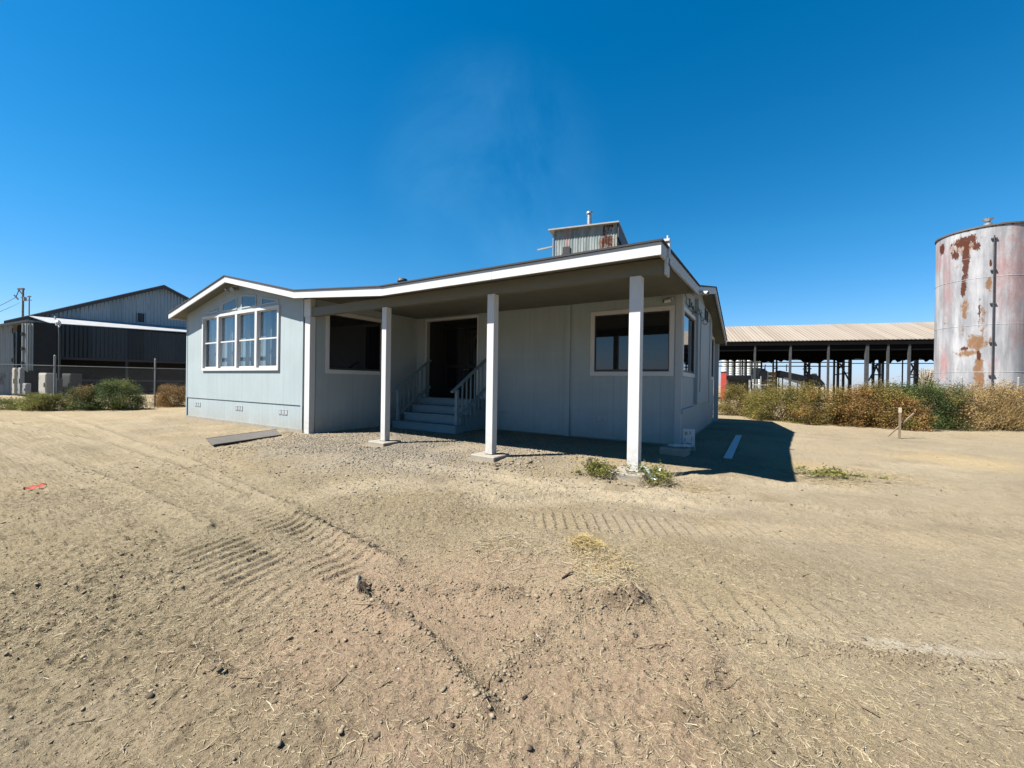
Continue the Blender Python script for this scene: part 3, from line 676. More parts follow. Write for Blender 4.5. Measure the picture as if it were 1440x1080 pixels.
def window(ax, p, u0, u1, z0, z1, fw, glass, mull=(), proud=.035, rails=(), dep=.05, curtain=False, sash=True):
    """white framed window as a part with pane (and blind) sub-parts"""
    f = MB()
    def bx(a, b, c, d, k0, k1, mb):
        if ax == 'y': mb.box(a, b, p - k1, p - k0, c, d)
        else: mb.box(p + k0, p + k1, a, b, c, d)
    bx(u0, u1, z0, z0 + fw, -.03, proud, f); bx(u0, u1, z1 - fw, z1, -.03, proud, f)
    bx(u0, u0 + fw, z0 + fw, z1 - fw, -.03, proud - .001, f); bx(u1 - fw, u1, z0 + fw, z1 - fw, -.03, proud - .001, f)
    for mu in mull: bx(mu - fw * .75, mu + fw * .75, z0 + fw, z1 - fw, -.03, proud - .002, f)
    fr = H(f, "window", "white", bevel=.004)
    edges = [u0] + list(mull) + [u1]
    for i in range(len(edges) - 1):
        a = edges[i] + fw * (1 if i == 0 else .75); b = edges[i + 1] - fw * (1 if i == len(edges) - 2 else .75)
        c, d = z0 + fw, z1 - fw
        if sash:
            s = MB(); bw = .028
            for (q0, q1, q2, q3) in ((a + .004, b - .004, c + .004, c + bw + .03), (a + .004, b - .004, d - bw, d - .004), (a + .004, a + bw, c + bw + .03, d - bw), (b - bw, b - .004, c + bw + .03, d - bw)): bx(q0, q1, q2, q3, -dep - .01, -.012, s)
            for r_ in rails: bx(a + bw, b - bw, r_ - .022, r_ + .022, -dep - .006, -.008, s)
            H(s, "sash", "white" if sash != 'dark' else "darksteel", fr)
        g = MB(); bx(a + .006, b - .006, c + .006, d - .006, -dep - .006, -dep, g); H(g, "pane", glass, fr)
        if curtain:
            cm = MB(); bx(a - .03, b + .03, c - .02, d + .02, -.36, -.34, cm); H(cm, "blind", "blind", fr)
            cu = MB(); n = 9; w = .30 + .08 * math.sin(i * 2.1); st = a + .02
            pts = []
            for k in range(n + 1):
                pts.append((st + w * k / n, .22 + .03 * math.sin(k * 2.4)))
            for (ua, da), (ub, db) in zip(pts[:-1], pts[1:]):
                cu.add([(ua, p + da, c - .02), (ub, p + db, c - .02), (ub, p + db, d + .02), (ua, p + da, d + .02)], [(0, 1, 2, 3)])
                cu.add([(ua, p + da + .004, c - .02), (ua, p + da + .004, d + .02), (ub, p + db + .004, d + .02), (ub, p + db + .004, c - .02)], [(0, 1, 2, 3)])
            H(cu, "curtain", "curtain", fr)
    return fr
wf = window('y', YW, -17.23, -12.20, 1.76, 3.70, .088, "glassclear", (-16.03, -14.75, -13.50), .05, (2.745,), .05, True)
wf["label"] = "white frame of four tall double-hung windows"
window('y', YR, -4.08, -1.895, 1.72, 3.48, .115, "glass", (), .03, (), .035, False, 'dark')["label"] = "wide dark picture window in the porch back wall"
window('x', XI, 7.10, 9.20, 1.69, 3.52, .115, "glass", (), .03, (), .035, False, 'dark')
window('x', XS, 10.79, 12.93, 1.72, 3.48, .11, "glass", (), .03, (), .035, False, 'dark')
window('x', XS, 16.6, 18.32, 1.72, 3.43, .11, "glass", (), .03, (), .035, False, 'dark')
# four trapezoid clerestory lights under the gable
for q in ([(-17.02, 3.80), (-16.12, 3.80), (-16.12, 3.97), (-17.02, 3.86)], [(-15.77, 3.78), (-14.78, 3.78), (-14.78, 4.18), (-15.77, 4.06)],
          [(-14.49, 3.78), (-13.56, 3.78), (-13.56, 4.12), (-14.49, 4.21)], [(-13.23, 3.78), (-12.28, 3.78), (-12.28, 3.86), (-13.23, 4.02)]):
    cx = sum(a for a, b in q) / 4; cz = sum(b for a, b in q) / 4
    def inset(w): return [(a + (w if a < cx else -w), b + (w if b < cz else -w)) for a, b in q]
    fr = MB(); o_, i_ = q, inset(.035)
    for k in range(4):
        a, b, c, d = o_[k], o_[(k + 1) % 4], i_[(k + 1) % 4], i_[k]
        fr.prism([(a[0], YW - .02, a[1]), (b[0], YW - .02, b[1]), (c[0], YW - .02, c[1]), (d[0], YW - .02, d[1])], (0, .019, 0))
    w_ = H(fr, "clerestory_window", "trimgrey"); gl = MB().prism([(a, YW - .008, b) for a, b in i_], (0, .006, 0)); H(gl, "pane", "glassgrey", w_)
# foundation grilles
def grille(ax, p, u, z, w=.48, h=.15):
    m = MB(); n = 3
    for k in range(n):
        a = u + w * k / n; b = a + w / n - .03
        if ax == 'y':
            m.box(a, b, p - .014, p - .001, z, z + .015); m.box(a, b, p - .014, p - .001, z + h - .015, z + h); m.box(a, a + .015, p - .013, p - .001, z + .015, z + h - .015); m.box(b - .015, b, p - .013, p - .001, z + .015, z + h - .015)
            for q in range(4): m.prism([(a + .015, p - .011, z + .03 + q * .03), (b - .015, p - .011, z + .03 + q * .03), (b - .015, p - .002, z + .045 + q * .03), (a + .015, p - .002, z + .045 + q * .03)], (0, 0, .006))
    return H(m, "foundation_vent", "ventgrey")
for u in (-17.9, -14.84, -12.25): grille('y', YW + .022, u, .46)
for u in (-4.03, -7.1): grille('y', YR + .022, u, .45)
# louvre in the side gable
lv = MB().box(XS + .101, XS + .13, 14.30, 14.34, 3.62, 3.98).box(XS + .101, XS + .13, 15.0, 15.04, 3.62, 3.98)
for k in range(9): lv.prism([(XS + .102, 14.34, 3.63 + k * .04), (XS + .128, 14.34, 3.62 + k * .04), (XS + .128, 15.0, 3.62 + k * .04), (XS + .102, 15.0, 3.63 + k * .04)], (0, 0, .01))
H(lv, "gable_louvre", "darksteel")
# porch beam, posts, pads
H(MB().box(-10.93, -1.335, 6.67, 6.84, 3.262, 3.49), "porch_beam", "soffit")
H(MB().box(-1.333, -1.30, 6.62, 6.86, 3.22, 3.50), "beam_end_board", "trimgrey")
H(MB().box(-10.935, -10.695, YW + .002, YW + .17, -.02, 3.258).box(-11.0, -10.692, YW + .004, YW + .168, 3.26, 3.75), "corner_post", "postwhite", bevel=.006)
for i, (x0, zt) in enumerate(((-7.80, .055), (-4.715, .06), (-1.88, .075))):
    w = (.155, .165, .185)[i]
    po = H(MB().box(x0, x0 + w, 6.65, 6.65 + w, zt - .01, 3.258), "porch_post", "postwhite", bevel=.006)
    cx = x0 + w / 2
    pad = MB(); s = .30; jig = [(-s, -.22), (s, -.25), (s * 1.02, .30), (-s * .98, .32)]
    pad.prism([(cx + a - .03, 6.70 + b, -.12) for a, b in jig], (0, 0, zt + .12))
    H(pad, "footing_pad", "concrete", po, bevel=.015)
    H(MB().box(x0 - .006, x0 + w + .006, 6.644, 6.656 + w, zt + .001, zt + .012), "post_base", "darksteel", po)
# rear porch post beyond the side wall
H(MB().box(-1.77, -1.60, 19.0, 19.17, -.05, 3.38), "rear_post", "trimgrey")
# entry: recess, frame, double door, steps
en = MB().box(-10.26, -7.91, YR - .035, YR - .001, 3.621, 3.70).box(-10.25, -10.20, YR - .034, YR - .001, .93, 3.62).box(-7.97, -7.92, YR - .034, YR - .001, .93, 3.62)
H(en, "door_frame", "white", bevel=.004)
H(MB().box(-10.36, -10.2, YR + .141, 11.9, .93, 3.7).box(-7.97, -7.81, YR + .141, 11.9, .93, 3.7).box(-10.36, -7.81, 11.9, 12.0, .93, 3.7).box(-10.2, -7.97, YR + .141, 11.9, 3.63, 3.7), "entry_alcove", "dark")
for (a, b) in ((-10.19, -9.13), (-9.11, -7.98)):
    d = MB(); d.box(a, a + .12, 11.60, 11.65, .95, 3.6).box(b - .12, b, 11.60, 11.65, .95, 3.6).box(a + .12, b - .12, 11.60, 11.65, .95, 1.25).box(a + .12, b - .12, 11.60, 11.65, 3.45, 3.6).box(a + .12, b - .12, 11.60, 11.65, 2.0, 2.12)
    dd = H(d, "door", "doordark"); H(MB().box(a + .12, b - .12, 11.62, 11.63, 1.25, 3.45), "pane", "glass", dd)
    hx_ = b - .06 if a < -10 else a + .06
    H(MB().tube([(hx_, 11.59, 1.95), (hx_, 11.54, 1.95), (hx_ + .09, 11.535, 1.95)], .012, 8), "door_handle", "steel", dd)
st = MB(); tops = (.235, .49, .727, .955); fy = (9.05, 9.43, 9.81, 10.19)
for k in range(4):
    a, b = (-10.09, -7.50) if k == 0 else (-9.97, -7.62)
    st.box(a, b, fy[k] + .03, (fy[k + 1] if k < 3 else YR - .05) + .03, -.03 if k == 0 else .0, tops[k] - .04)
    st.box(a - .01, b + .01, fy[k], (fy[k + 1] + .028 if k < 3 else YR - .05), tops[k] - .038, tops[k])
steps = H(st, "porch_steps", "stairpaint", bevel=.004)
for (xr, zz) in ((-7.56, 0), (-9.98, 0)):
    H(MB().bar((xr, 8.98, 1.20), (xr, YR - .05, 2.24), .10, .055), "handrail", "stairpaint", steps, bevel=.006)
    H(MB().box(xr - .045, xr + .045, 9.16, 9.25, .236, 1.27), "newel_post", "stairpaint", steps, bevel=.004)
    for k in range(6):
        yb = 9.44 + k * .2; zb = .236 if yb < 9.43 else .49 if yb < 9.81 else .728 if yb < 10.19 else .956
        zt_ = 1.20 + (yb - 8.98) * .616 - .03
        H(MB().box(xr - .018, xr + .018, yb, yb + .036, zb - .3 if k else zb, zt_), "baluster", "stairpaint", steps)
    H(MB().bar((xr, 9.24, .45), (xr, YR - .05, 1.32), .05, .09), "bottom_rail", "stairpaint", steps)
# flood light under the wing gable
fl = empty("flood_light", (-14.77, YW - .02, 4.46), "twin-headed flood light under the peak of the front gable", "flood light")
MB().box(-.07, .07, -.03, .018, -.05, .05).build("mount_plate", "greysteel", fl)
for s in (-1, 1):
    MB().tube([(0, -.03, 0), (s * .10, -.08, -.02), (s * .14, -.10, -.03)], .014, 8).build("arm", "greysteel", fl)
    MB().tube([(s * .14, -.08, -.02), (s * .16, -.14, -.05), (s * .20, -.24, -.11)], [.035, .05, .085], 14).build("lamp_head", "greysteel", fl, smooth=False)
# security cameras
def seccam(loc, yawd, label):
    c = empty("security_camera", loc, label, "camera", "white security cameras on the house", R(yawd))
    MB().tube([(0, .0, 0), (0, -.02, 0)], .05, 14).build("mount", "plasticwhite", c)
    MB().tube([(0, -.02, 0), (0, -.07, -.01), (0, -.10, -.03)], .018, 8).build("arm", "plasticwhite", c)
    MB().tube([(0, -.05, -.05), (0, -.20, -.075), (0, -.22, -.078)], [.045, .048, .04], 14).build("camera_body", "plasticwhite", c)
    MB().tube([(0, -.222, -.0785), (0, -.224, -.079)], .036, 14).build("lens", "black", c)
seccam((-1.95, YR - .002, 3.66), -60, "white bullet camera under the porch ceiling beside the right picture window")
seccam((XR + .002, 10.5, 3.72), 60, "white bullet camera on the roof edge board above the side wall")
# loose cables at the side gable
cb = MB(); rr = random.Random(3)
for k in range(5):
    y0 = 10.9 + k * .5; pts = []
    for i in range(9):
        t = i / 8; pts.append((XS + (.03 if y0 + t * 1.6 < 12.8 else .125) + .03 * math.sin(i * 2 + k), y0 + t * (1.2 + .3 * k), 3.78 - .22 * math.sin(t * math.pi) * (1 + .4 * math.sin(k * 2.2)) - .02 * k))
    cb.tube(pts, .008, 5)
for k in range(2):
    cy, cz = 11.7 + k * .5, 3.68 - .1 * k
    cb.tube([(XS + .04, cy + .14 * math.cos(a * .7), cz + .12 * math.sin(a * .7)) for a in range(10)], .009, 5)
cb.tube([(XS + .125, 13.2 + .05 * math.sin(i * 1.3), 3.75 - i * .35) for i in range(8)], .008, 5)
cb.tube([(XS + .125, 15.6 + .08 * math.sin(i * .9), 3.8 - i * .36) for i in range(9)], .008, 5)
tag(cb.build("loose_cable", "black"), "loops of loose black cable hanging on the side gable wall", "cable")
c2 = MB().tube([(XR + .012, 6.9, 3.6), (XR + .02, 6.75, 3.4), (XR + .02, 7.4, 3.36), (XR - .05, 8.3, 3.46), (XR - .1, 9.4, 3.52), (XR - .1, 10.3, 3.6)], .008, 5)
tag(c2.build("roof_cable", "black"), "thin black cable sagging below the side roof edge of the porch", "cable")

# ---------------------------------------------------------------- things close to the house
ub = empty("utility_box", (-1.43, 10.05, .0), "small white patched utility box standing at the corner of the house", "utility box")
MB().box(-.12, .12, -.06, .06, .10, .50).build("cabinet", "plasticwhite", ub, bevel=.008)
lid = MB().box(-.10, .10, -.072, -.061, .13, .47).build("cover_plate", "plasticwhite", ub); 
for (a, b, c, d) in ((-.08, -.02, .36, .44), (.02, .05, .38, .45), (-.05, .07, .16, .19), (.06, .085, .24, .33), (-.085, -.06, .2, .3)): MB().box(a, b, -.0745, -.0725, c, d).build("stain_patch", "greysteel", lid)
MB().box(-.14, .14, -.08, .08, .0, .10).build("foot", "concrete", ub, bevel=.01)
bl = MB().box(-.28, .26, -.2, .2, 0, .17).build("concrete_block", "concrete", None, bevel=.02); bl.location = (-1.60, 9.35, -.02); bl.rotation_euler.z = R(-8)
tag(bl, "low grey concrete block in the shade before the white utility box", "block")
rg = MB().tube([(-1.75, 9.45, .17), (-1.6, 9.32, .19), (-1.5, 9.42, .185), (-1.4, 9.38, .20), (-1.32, 9.5, .17)], [.02, .035, .03, .035, .015], 8)
tag(rg.build("rag", "plasticwhite"), "crumpled white rag lying on top of the concrete block", "rag")
bd = MB().box(-.075, .075, 0, 4.5, .012, .035).build("trim_board", "bluepaint"); bd.location = (-.60, 9.47, gz1(-.6, 11)); tag(bd, "long pale blue-grey board lying in the shade beside the house", "board")
# worn metal sheet by the wing
q = [(-11.58, 4.54), (-10.38, 4.2), (-11.0, 6.05), (-12.3, 6.6)]
zz = sum(gz1(a, b) for a, b in q) / 4 + .012
sh = MB().prism([(a, b, zz + (.012 if i in (0, 1) else .0)) for i, (a, b) in enumerate(q)], (0, 0, .02))
for e in ((0, 3), (1, 2)):
    a, b = q[e[0]], q[e[1]]; sh.bar((a[0], a[1], zz + .024), (b[0], b[1], zz + .012), .04, .03)
tag(sh.build("metal_ramp", "sheet", bevel=.004), "worn brown metal ramp plate lying flat before the wing", "ramp plate")
# survey peg and weeds
pg = MB().box(-.035, .035, -.02, .02, -.05, .27).prism([(-.035, -.02, .27), (.035, -.02, .27), (.0, -.02, .275)], (0, .04, 0)).build("wooden_peg", "wood", None, bevel=.003); pg.location = (-2.46, 6.55, gz1(-2.46, 6.55)); pg.rotation_euler = (R(2), R(-2), R(15))
tag(pg, "short upright wooden peg in the weeds beside the right porch pad", "peg")

def blades(cx, cy, rx, ry, n, L, rad, tiltm=.9, spread=.35):
    a = rng.uniform(0, 2 * np.pi, n); r = np.sqrt(rng.uniform(0, 1, n)); X = cx + np.cos(a) * r * rx; Y = cy + np.sin(a) * r * ry
    return rods("b", X, Y, rng.uniform(.5, 1, n) * L, np.full(n, rad), None, up=np.clip(rng.normal(tiltm, spread, n), .1, 1.5), bend=.3, ang=a + rng.normal(0, .6, n))
def leafcloud(cen, n, size, spread):
    """leaf quads round the given centres"""
    cen = np.asarray(cen); k = rng.integers(0, len(cen), n); P = cen[k] + rng.normal(0, 1, (n, 3)) * spread
    P[:, 2] = np.maximum(P[:, 2], .03)
    d = rng.normal(0, 1, (n, 3)); d[:, 2] = np.abs(d[:, 2]) * .6; d /= np.linalg.norm(d, axis=1)[:, None]
    o = rng.normal(0, 1, (n, 3)); s = np.cross(d, o); s /= np.linalg.norm(s, axis=1)[:, None]
    L = size * rng.uniform(.6, 1.4, n)[:, None]; Wd = L * rng.uniform(.22, .42, n)[:, None]
    V = np.stack([P - d * L * .5, P + s * Wd * .5 + d * L * .05, P + d * L * .5, P - s * Wd * .5 + d * L * .05], 1)
    return V.reshape(-1, 3), (np.arange(n) * 4)[:, None] + np.arange(4)[None]
def weed(name, cx, cy, rx, ry, h, n, mat, label, dry=0):
    e = empty(name, (cx, cy, 0), label, "weed")
    cen = np.stack([rng.normal(cx, rx * .5, 26), rng.normal(cy, ry * .5, 26), rng.uniform(.02, h, 26)], -1); cen[:, 2] += gz1(cx, cy)
    v, f = leafcloud(cen, n, .05, .045); o = mesh_np("foliage", v - np.array([cx, cy, 0]), f, mat, e)
    v, f = blades(cx, cy, rx, ry, 60 + dry, h * 1.5, .0022, .7); mesh_np("stalks", v - np.array([cx, cy, 0]), f, "straw" if dry else "twig", e)
weed("weed_clump", -2.25, 6.45, .33, .22, .20, 1500, "leaf_mid", "leafy green weeds round the short wooden peg", 20)
weed("weed_clump", -1.38, 6.42, .24, .20, .22, 1100, "leaf_mid", "straggly green and yellow weeds right of the right porch pad", 160)
weed("weed_clump", 1.05, 8.75, .5, .22, .09, 900, "leaf_mid", "low flattened green tuft in straw out in the open yard", 160)
pb = MB(); n = 8
for j in range(n):
    for i in range(n):
        a, b = i / (n - 1), j / (n - 1); pb.v.append((-1.62 + a * .30, 6.36 + b * .20 + .05 * a, .12 + .09 * math.sin(a * 5 + b * 3) + .05 * math.cos(b * 7 + a * 2)))
for j in range(n - 1):
    for i in range(n - 1): k = j * n + i; pb.f.append((k, k + 1, k + n + 1, k + n))
pbo = pb.build("plastic_scrap", "palebag", smooth=True); sm = pbo.modifiers.new("thick", "SOLIDIFY"); sm.thickness = .004; tag(pbo, "crumpled pale green plastic scrap caught in weeds by the right pad", "plastic scrap")
# litter in the yard
oz = gz1(-8.21, 1.28)
ua, ub = gnd(33, 692, oz), gnd(66, 684, oz); dd_ = (ub - ua); nn_ = Vector((-dd_.y, dd_.x, 0)).normalized()
os_ = MB()
for k in range(10):
    t0, t1 = k / 10, (k + 1) / 10; f0, f1 = [math.sin(t * math.pi) ** .6 * .026 + .004 for t in (t0, t1)]; P0, P1 = ua.lerp(ub, t0), ua.lerp(ub, t1)
    for s, l0, l1 in ((1, .035, .035), (-1, .01, .01)):
        z0_, z1_ = .012 + .012 * math.sin(k * 1.7), .012 + .012 * math.sin(k * 1.7 + 1.7)
        os_.prism([(P0.x, P0.y, oz + z0_ + .02), (P1.x, P1.y, oz + z1_ + .02), (P1.x + s * nn_.x * f1, P1.y + s * nn_.y * f1, oz + z1_ + l1), (P0.x + s * nn_.x * f0, P0.y + s * nn_.y * f0, oz + z0_ + l0)], (0, 0, .003))
tag(os_.build("plastic_strip", "orange"), "folded red-orange plastic strip lying on the dirt at far left", "plastic strip")
wz = gz1(-2.40, 1.84)
ws = empty("broken_stub", (-2.40, 1.86, wz), "broken white pipe stub with dark roots sticking out of the dirt", "pipe stub")
MB().tube([(0, 0, -.02), (-.015, .02, .03), (-.03, .03, .065), (-.028, .028, .066)], [.016, .015, .012, .006], 9).build("pipe", "concrete", ws)
rt = MB()
for k in range(26):
    a = rr.uniform(-.8, 2.2); L_ = rr.uniform(.05, .13); rt.tube([(.015, -.01, .01), (.015 + L_ * .5 * math.cos(a), -.01 + L_ * .5 * math.sin(a) * .6, .03 + rr.uniform(0, .02)), (.015 + L_ * math.cos(a), -.01 + L_ * math.sin(a) * .6, .005)], [.006, .004, .0015], 5)
rt.build("roots", "barkdark", ws)
def strayrod(name, pts, r, mat, label, cat):
    o = MB().tube([(x_, y_, gz1(x_, y_) + z_) for x_, y_, z_ in pts], r, 6).build(name, mat); return tag(o, label, cat)
p0 = gnd(345, 850); p1 = gnd(372, 845)
strayrod("dead_stick", [(gnd(350, 820).x + 0, gnd(350, 820).y, .008), (gnd(365, 816).x, gnd(365, 816).y, .012), (gnd(372, 815).x, gnd(372, 815).y, .01)], [.004, .005, .003], "straw", "pale dry stick below the left tyre prints", "stick")
a_, b_, c_ = gnd(790, 820), gnd(800, 815), gnd(806, 812)
strayrod("dead_stick", [(a_.x, a_.y, .006), (b_.x, b_.y, .014), (c_.x, c_.y, .01)], [.006, .007, .004], "barkdark", "dark knobbly stick on the raised dirt left of the straw heap", "stick")
a_, b_, c_ = gnd(895, 908), gnd(920, 908), gnd(942, 904)
strayrod("dead_stick", [(a_.x, a_.y, .006), (b_.x, b_.y, .016), (c_.x, c_.y, .008)], [.003, .006, .003], "stick", "crooked brown stick on bare pinkish dirt right of centre", "stick")
a_ = gnd(737, 975); 
lump = pebbles(np.array([a_.x]), np.array([a_.y]), np.array([.016])); tag(mesh_np("dark_stone", *lump, "barkdark"), "small dark stone near the bottom middle of the yard", "stone")
a_ = gnd(746, 1050); lump = pebbles(np.array([a_.x]), np.array([a_.y]), np.array([.015])); tag(mesh_np("dark_stone", *lump, "barkdark"), "flat dark stone lowest in the foreground dirt", "stone")
a_ = gnd(213, 981); lump = pebbles(np.array([a_.x]), np.array([a_.y]), np.array([.02])); tag(mesh_np("dark_stone", *lump, "barkdark"), "black stone in the trampled dirt at lower left", "stone")
a_ = gnd(757, 897); strayrod("bone_chip", [(a_.x - .02, a_.y + .01, .012), (a_.x, a_.y, .008), (a_.x + .03, a_.y + .002, .01)], [.003, .006, .003], "concrete", "small white chip lying on pinkish dirt near the centre", "chip")
# crossed stakes by the hedge
sk = gnd(1265, 614); e = empty("survey_stake", (sk.x, sk.y, 0), "upright wooden stake with a pale top before the hedge", "stake")
MB().bar((0, 0, -.1), (.0, 0, .74), .055, .04).build("stake", "wood", e); MB().box(-.035, .035, -.026, .026, .741, .90).build("pale_top", "palebag" if False else "paleshrub", e)
s2 = MB().bar((sk.x - .28, sk.y - .08, .0), (sk.x + .36, sk.y + .18, .74), .04, .03).build("leaning_stick", "wood"); tag(s2, "thin wooden stick leaning across the upright stake", "stick")
# ---------------------------------------------------------------- bushes
def bush(pos, rx, ry, h, n, mat, label, leaf=.058, group="bushes along the yard edge", twigs=26, name="bush", spiky=0, mat2=None):
    x0, y0 = pos; z0 = gz1(x0, y0); e = empty(name, (x0, y0, z0), label, "bush", group); C_ = []
    nl = 75; n = int(n * 3.2)
    for i in range(nl):
        a = rng.uniform(0, 2 * np.pi); t = rng.uniform(0, 1); prof = (1 - .25 * abs(t - .35)) * (1 if t < .6 else 1 - (t - .6) * 1.1)
        r = np.sqrt(rng.uniform(.12, 1)) * prof; lump = 1 + .28 * math.sin(3 * a + x0) + .15 * rng.normal()
        C_.append((math.cos(a) * r * rx * lump, math.sin(a) * r * ry * lump, t * h * (.80 + .2 * rng.uniform())))
    C_ = np.array(C_)
    v, f = leafcloud(C_, n, leaf, np.array([rx * .13, ry * .13, h * .075]) + .03)
    # finer sprays reaching out of the outline
    sp = C_[rng.integers(0, nl, 40)] * np.array([1.12, 1.12, 1.08]); v2, f2 = leafcloud(sp, n // 8, leaf * .9, .07)
    if mat2:
        mesh_np("foliage", v, f, mat, e); mesh_np("foliage", v2 * np.array([1, 1, .7]), f2, mat2, e)
        v3, f3 = leafcloud(C_[rng.integers(0, nl, 18)] * np.array([1.08, 1.08, 1]), n // 3, leaf, .12); mesh_np("foliage", v3, f3, mat2, e)
    else: mesh_np("foliage", np.concatenate([v, v2]), np.concatenate([f, f2 + len(v)]), mat, e)
    tw = MB()
    for i in range(twigs):
        q = C_[rng.integers(0, nl)]; b0 = (rng.normal(0, rx * .15), rng.normal(0, ry * .15), 0); k = 1.0 + .25 * rng.uniform()
        tw.tube([b0, ((b0[0] + q[0]) * .55, (b0[1] + q[1]) * .55, q[2] * .6), (q[0] * k, q[1] * k, q[2] * (k + .05))], [.022, .012, .004], 5, False)
    tw.build("stems", "twig", e)
    if spiky:
        a = rng.uniform(0, 2 * np.pi, spiky); r = np.sqrt(rng.uniform(0, 1, spiky)); X = np.cos(a) * r * rx; Y = np.sin(a) * r * ry
        vb, fb = rods("b", X + x0, Y + y0, rng.uniform(.45, 1.1, spiky) * h, np.full(spiky, .006), None, up=np.clip(rng.normal(1.1, .3, spiky), .3, 1.5), bend=.25, ang=a)
        mesh_np("dry_stalks", vb - np.array([x0, y0, z0]), fb, "leaf_dry", e)
    return e
def hedge(px, base, top, hw, mat, label, n=6500, push=.8, **k):
    p = gnd(px, base); d = (p - EYEV).dot(_f); dirv = Vector((p.x, p.y, 0)).normalized()
    c = p + dirv * push; dd = (c - EYEV).dot(_f); hor = 538 + (px - 720) * .01446
    h = (EYE + (hor - top) / FPX * dd) * .95; bush((c.x, c.y), hw / FPX * dd, push * 1.0, h, n, mat, label, **k)
G1 = "bushes along the right yard edge"; G2 = "bushes along the left fence"
hedge(1032, 585, 541, 30, "leaf_gold", "olive-gold bush next to the rear corner of the house", group=G1)
hedge(1064, 588, 548, 18, "leaf_gold", "low olive bush in the dip behind the thin pipe gate", 3500, group=G1)
hedge(1102, 593, 537, 42, "leaf_gold", "broad golden-green bush below the dark conveyor", 7500, group=G1, mat2="leaf_mid")
hedge(1152, 597, 540, 36, "leaf_gold", "rusty-gold bush below the dark pointed hopper", group=G1, mat2="leaf_brown")
hedge(1200, 600, 542, 36, "leaf_brown", "brownest bush in the middle of the right hedge", group=G1, mat2="leaf_gold")
hedge(1245, 602, 539, 32, "leaf_gold", "golden-green bush behind the upright wooden stake", group=G1, mat2="leaf_mid")
hedge(1290, 603, 532, 42, "leaf_green", "large dark green bush left of the rusty tank", 8000, group=G1, mat2="leaf_mid")
hedge(1268, 604, 556, 26, "leaf_brown", "low browned bush between the wooden stake and the dark green bush", 3000, group=G1, push=.6)
hedge(1345, 604, 541, 36, "leaf_dry", "dry stalky bush with green sprays at the left foot of the tank", 5500, group=G1, spiky=260, mat2="leaf_green")
hedge(1386, 605, 538, 34, "leaf_dry", "straw-coloured dry bush under the tank's down pipe", 5000, group=G1, spiky=500)
hedge(1424, 606, 541, 24, "leaf_dry", "dry golden bush by the galvanised fence post", 3500, group=G1, spiky=300, mat2="leaf_brown")
hedge(1458, 602, 547, 26, "leaf_green", "green bush cut off by the right picture edge", 3500, group=G1)
hedge(14, 576, 560, 24, "leaf_mid", "low yellow-green bush at the far left corner", 2200, group=G2, push=.7)
hedge(58, 577, 553, 34, "leaf_mid", "yellow-green bush before the off-white cabinet", 4500, group=G2, push=.7, spiky=60)
hedge(118, 576, 543, 40, "leaf_green", "dark green bush left of the tallest fence bush", 5500, group=G2, push=.7, mat2="leaf_brown")
hedge(163, 576, 533, 46, "leaf_green", "tallest green bush along the left fence", 7000, group=G2, push=.8, mat2="leaf_mid")
hedge(243, 572, 541, 30, "leaf_brown", "reddish-brown bush between fence post and wing", 5000, group=G2, push=.8)

# ---------------------------------------------------------------- chain-link fences
def fence(A, B, n, h, label, mesh_h=None, pitch=.11):
    A, B = Vector((*A, 0)), Vector((*B, 0)); L = (B - A).length; d = (B - A) / L; e = empty("chain_link_fence", A, label, "fence")
    mh = mesh_h or h - .35
    for i in range(n + 1):
        p = d * (L * i / n); z = gz1(A.x + p.x, A.y + p.y)
        MB().tube([(p.x, p.y, z - .1), (p.x, p.y, z + h - .03), (p.x, p.y, z + h)], [.038, .038, .012], 8).build("post", "greysteel", e)
    MB().tube([(0, 0, mh + .02), tuple(d * L + Vector((0, 0, mh + .02)))], .018, 6).build("top_rail", "greysteel", e)
    w = MB(); k = int((L + mh) / pitch)
    for i in range(k):
        for s in (1, -1):
            t0 = i * pitch - (mh if s > 0 else 0); a0, z0_, a1, z1_ = t0, .03, t0 + s * mh, mh
            if s < 0: a0, a1 = t0 , t0 - mh
            # clip to the run
            def cl(a, z, b, y):
                if a < 0: z = z + (y - z) * (0 - a) / (b - a); a = 0
                if a > L: z = z + (y - z) * (L - a) / (b - a); a = L
                return a, z
            if (a0 < 0 and a1 < 0) or (a0 > L and a1 > L) or abs(a1 - a0) < 1e-6: continue
            P = cl(a0, z0_, a1, z1_); Q = cl(a1, z1_, a0, z0_)
            if abs(P[0] - Q[0]) < .02: continue
            w.tube([tuple(d * P[0] + Vector((0, 0, P[1]))), tuple(d * Q[0] + Vector((0, 0, Q[1])))], .0019, 3, False)
    w.build("wire_mesh", "wire", e)
    return e
fence((-29.3, -1.8), (-24.6, 14.7), 5, 2.5, "grey chain-link fence with tall posts in front of the dark barn", 1.95)
fr0 = gnd(1350, 596); fr1 = gnd(1500, 602)
rp = at(1432, 548, 17.5); rl = at(1352, 545, 18.2)
dxy = Vector((rp.x - rl.x, rp.y - rl.y, 0)); 
fence((rl.x, rl.y), (rl.x + dxy.x * 2, rl.y + dxy.y * 2), 2, 2.05, "chain-link fence with a galvanised post in the dry bushes by the tank", 1.5)
gt = empty("pipe_gate", (at(1070, 541, 24).x, at(1070, 541, 24).y, 0), "low galvanised pipe gate seen in the dip between two hedge bushes", "gate")
o_ = gt.location
MB().tube([tuple(at(1058, 541.5, 24.2) - o_), tuple(at(1082, 541.5, 23.8) - o_)], .03, 6).build("rail", "steel", gt)
MB().tube([(0, 0, 0), tuple(at(1070, 529, 24) - o_)], .035, 8).build("post", "steel", gt)

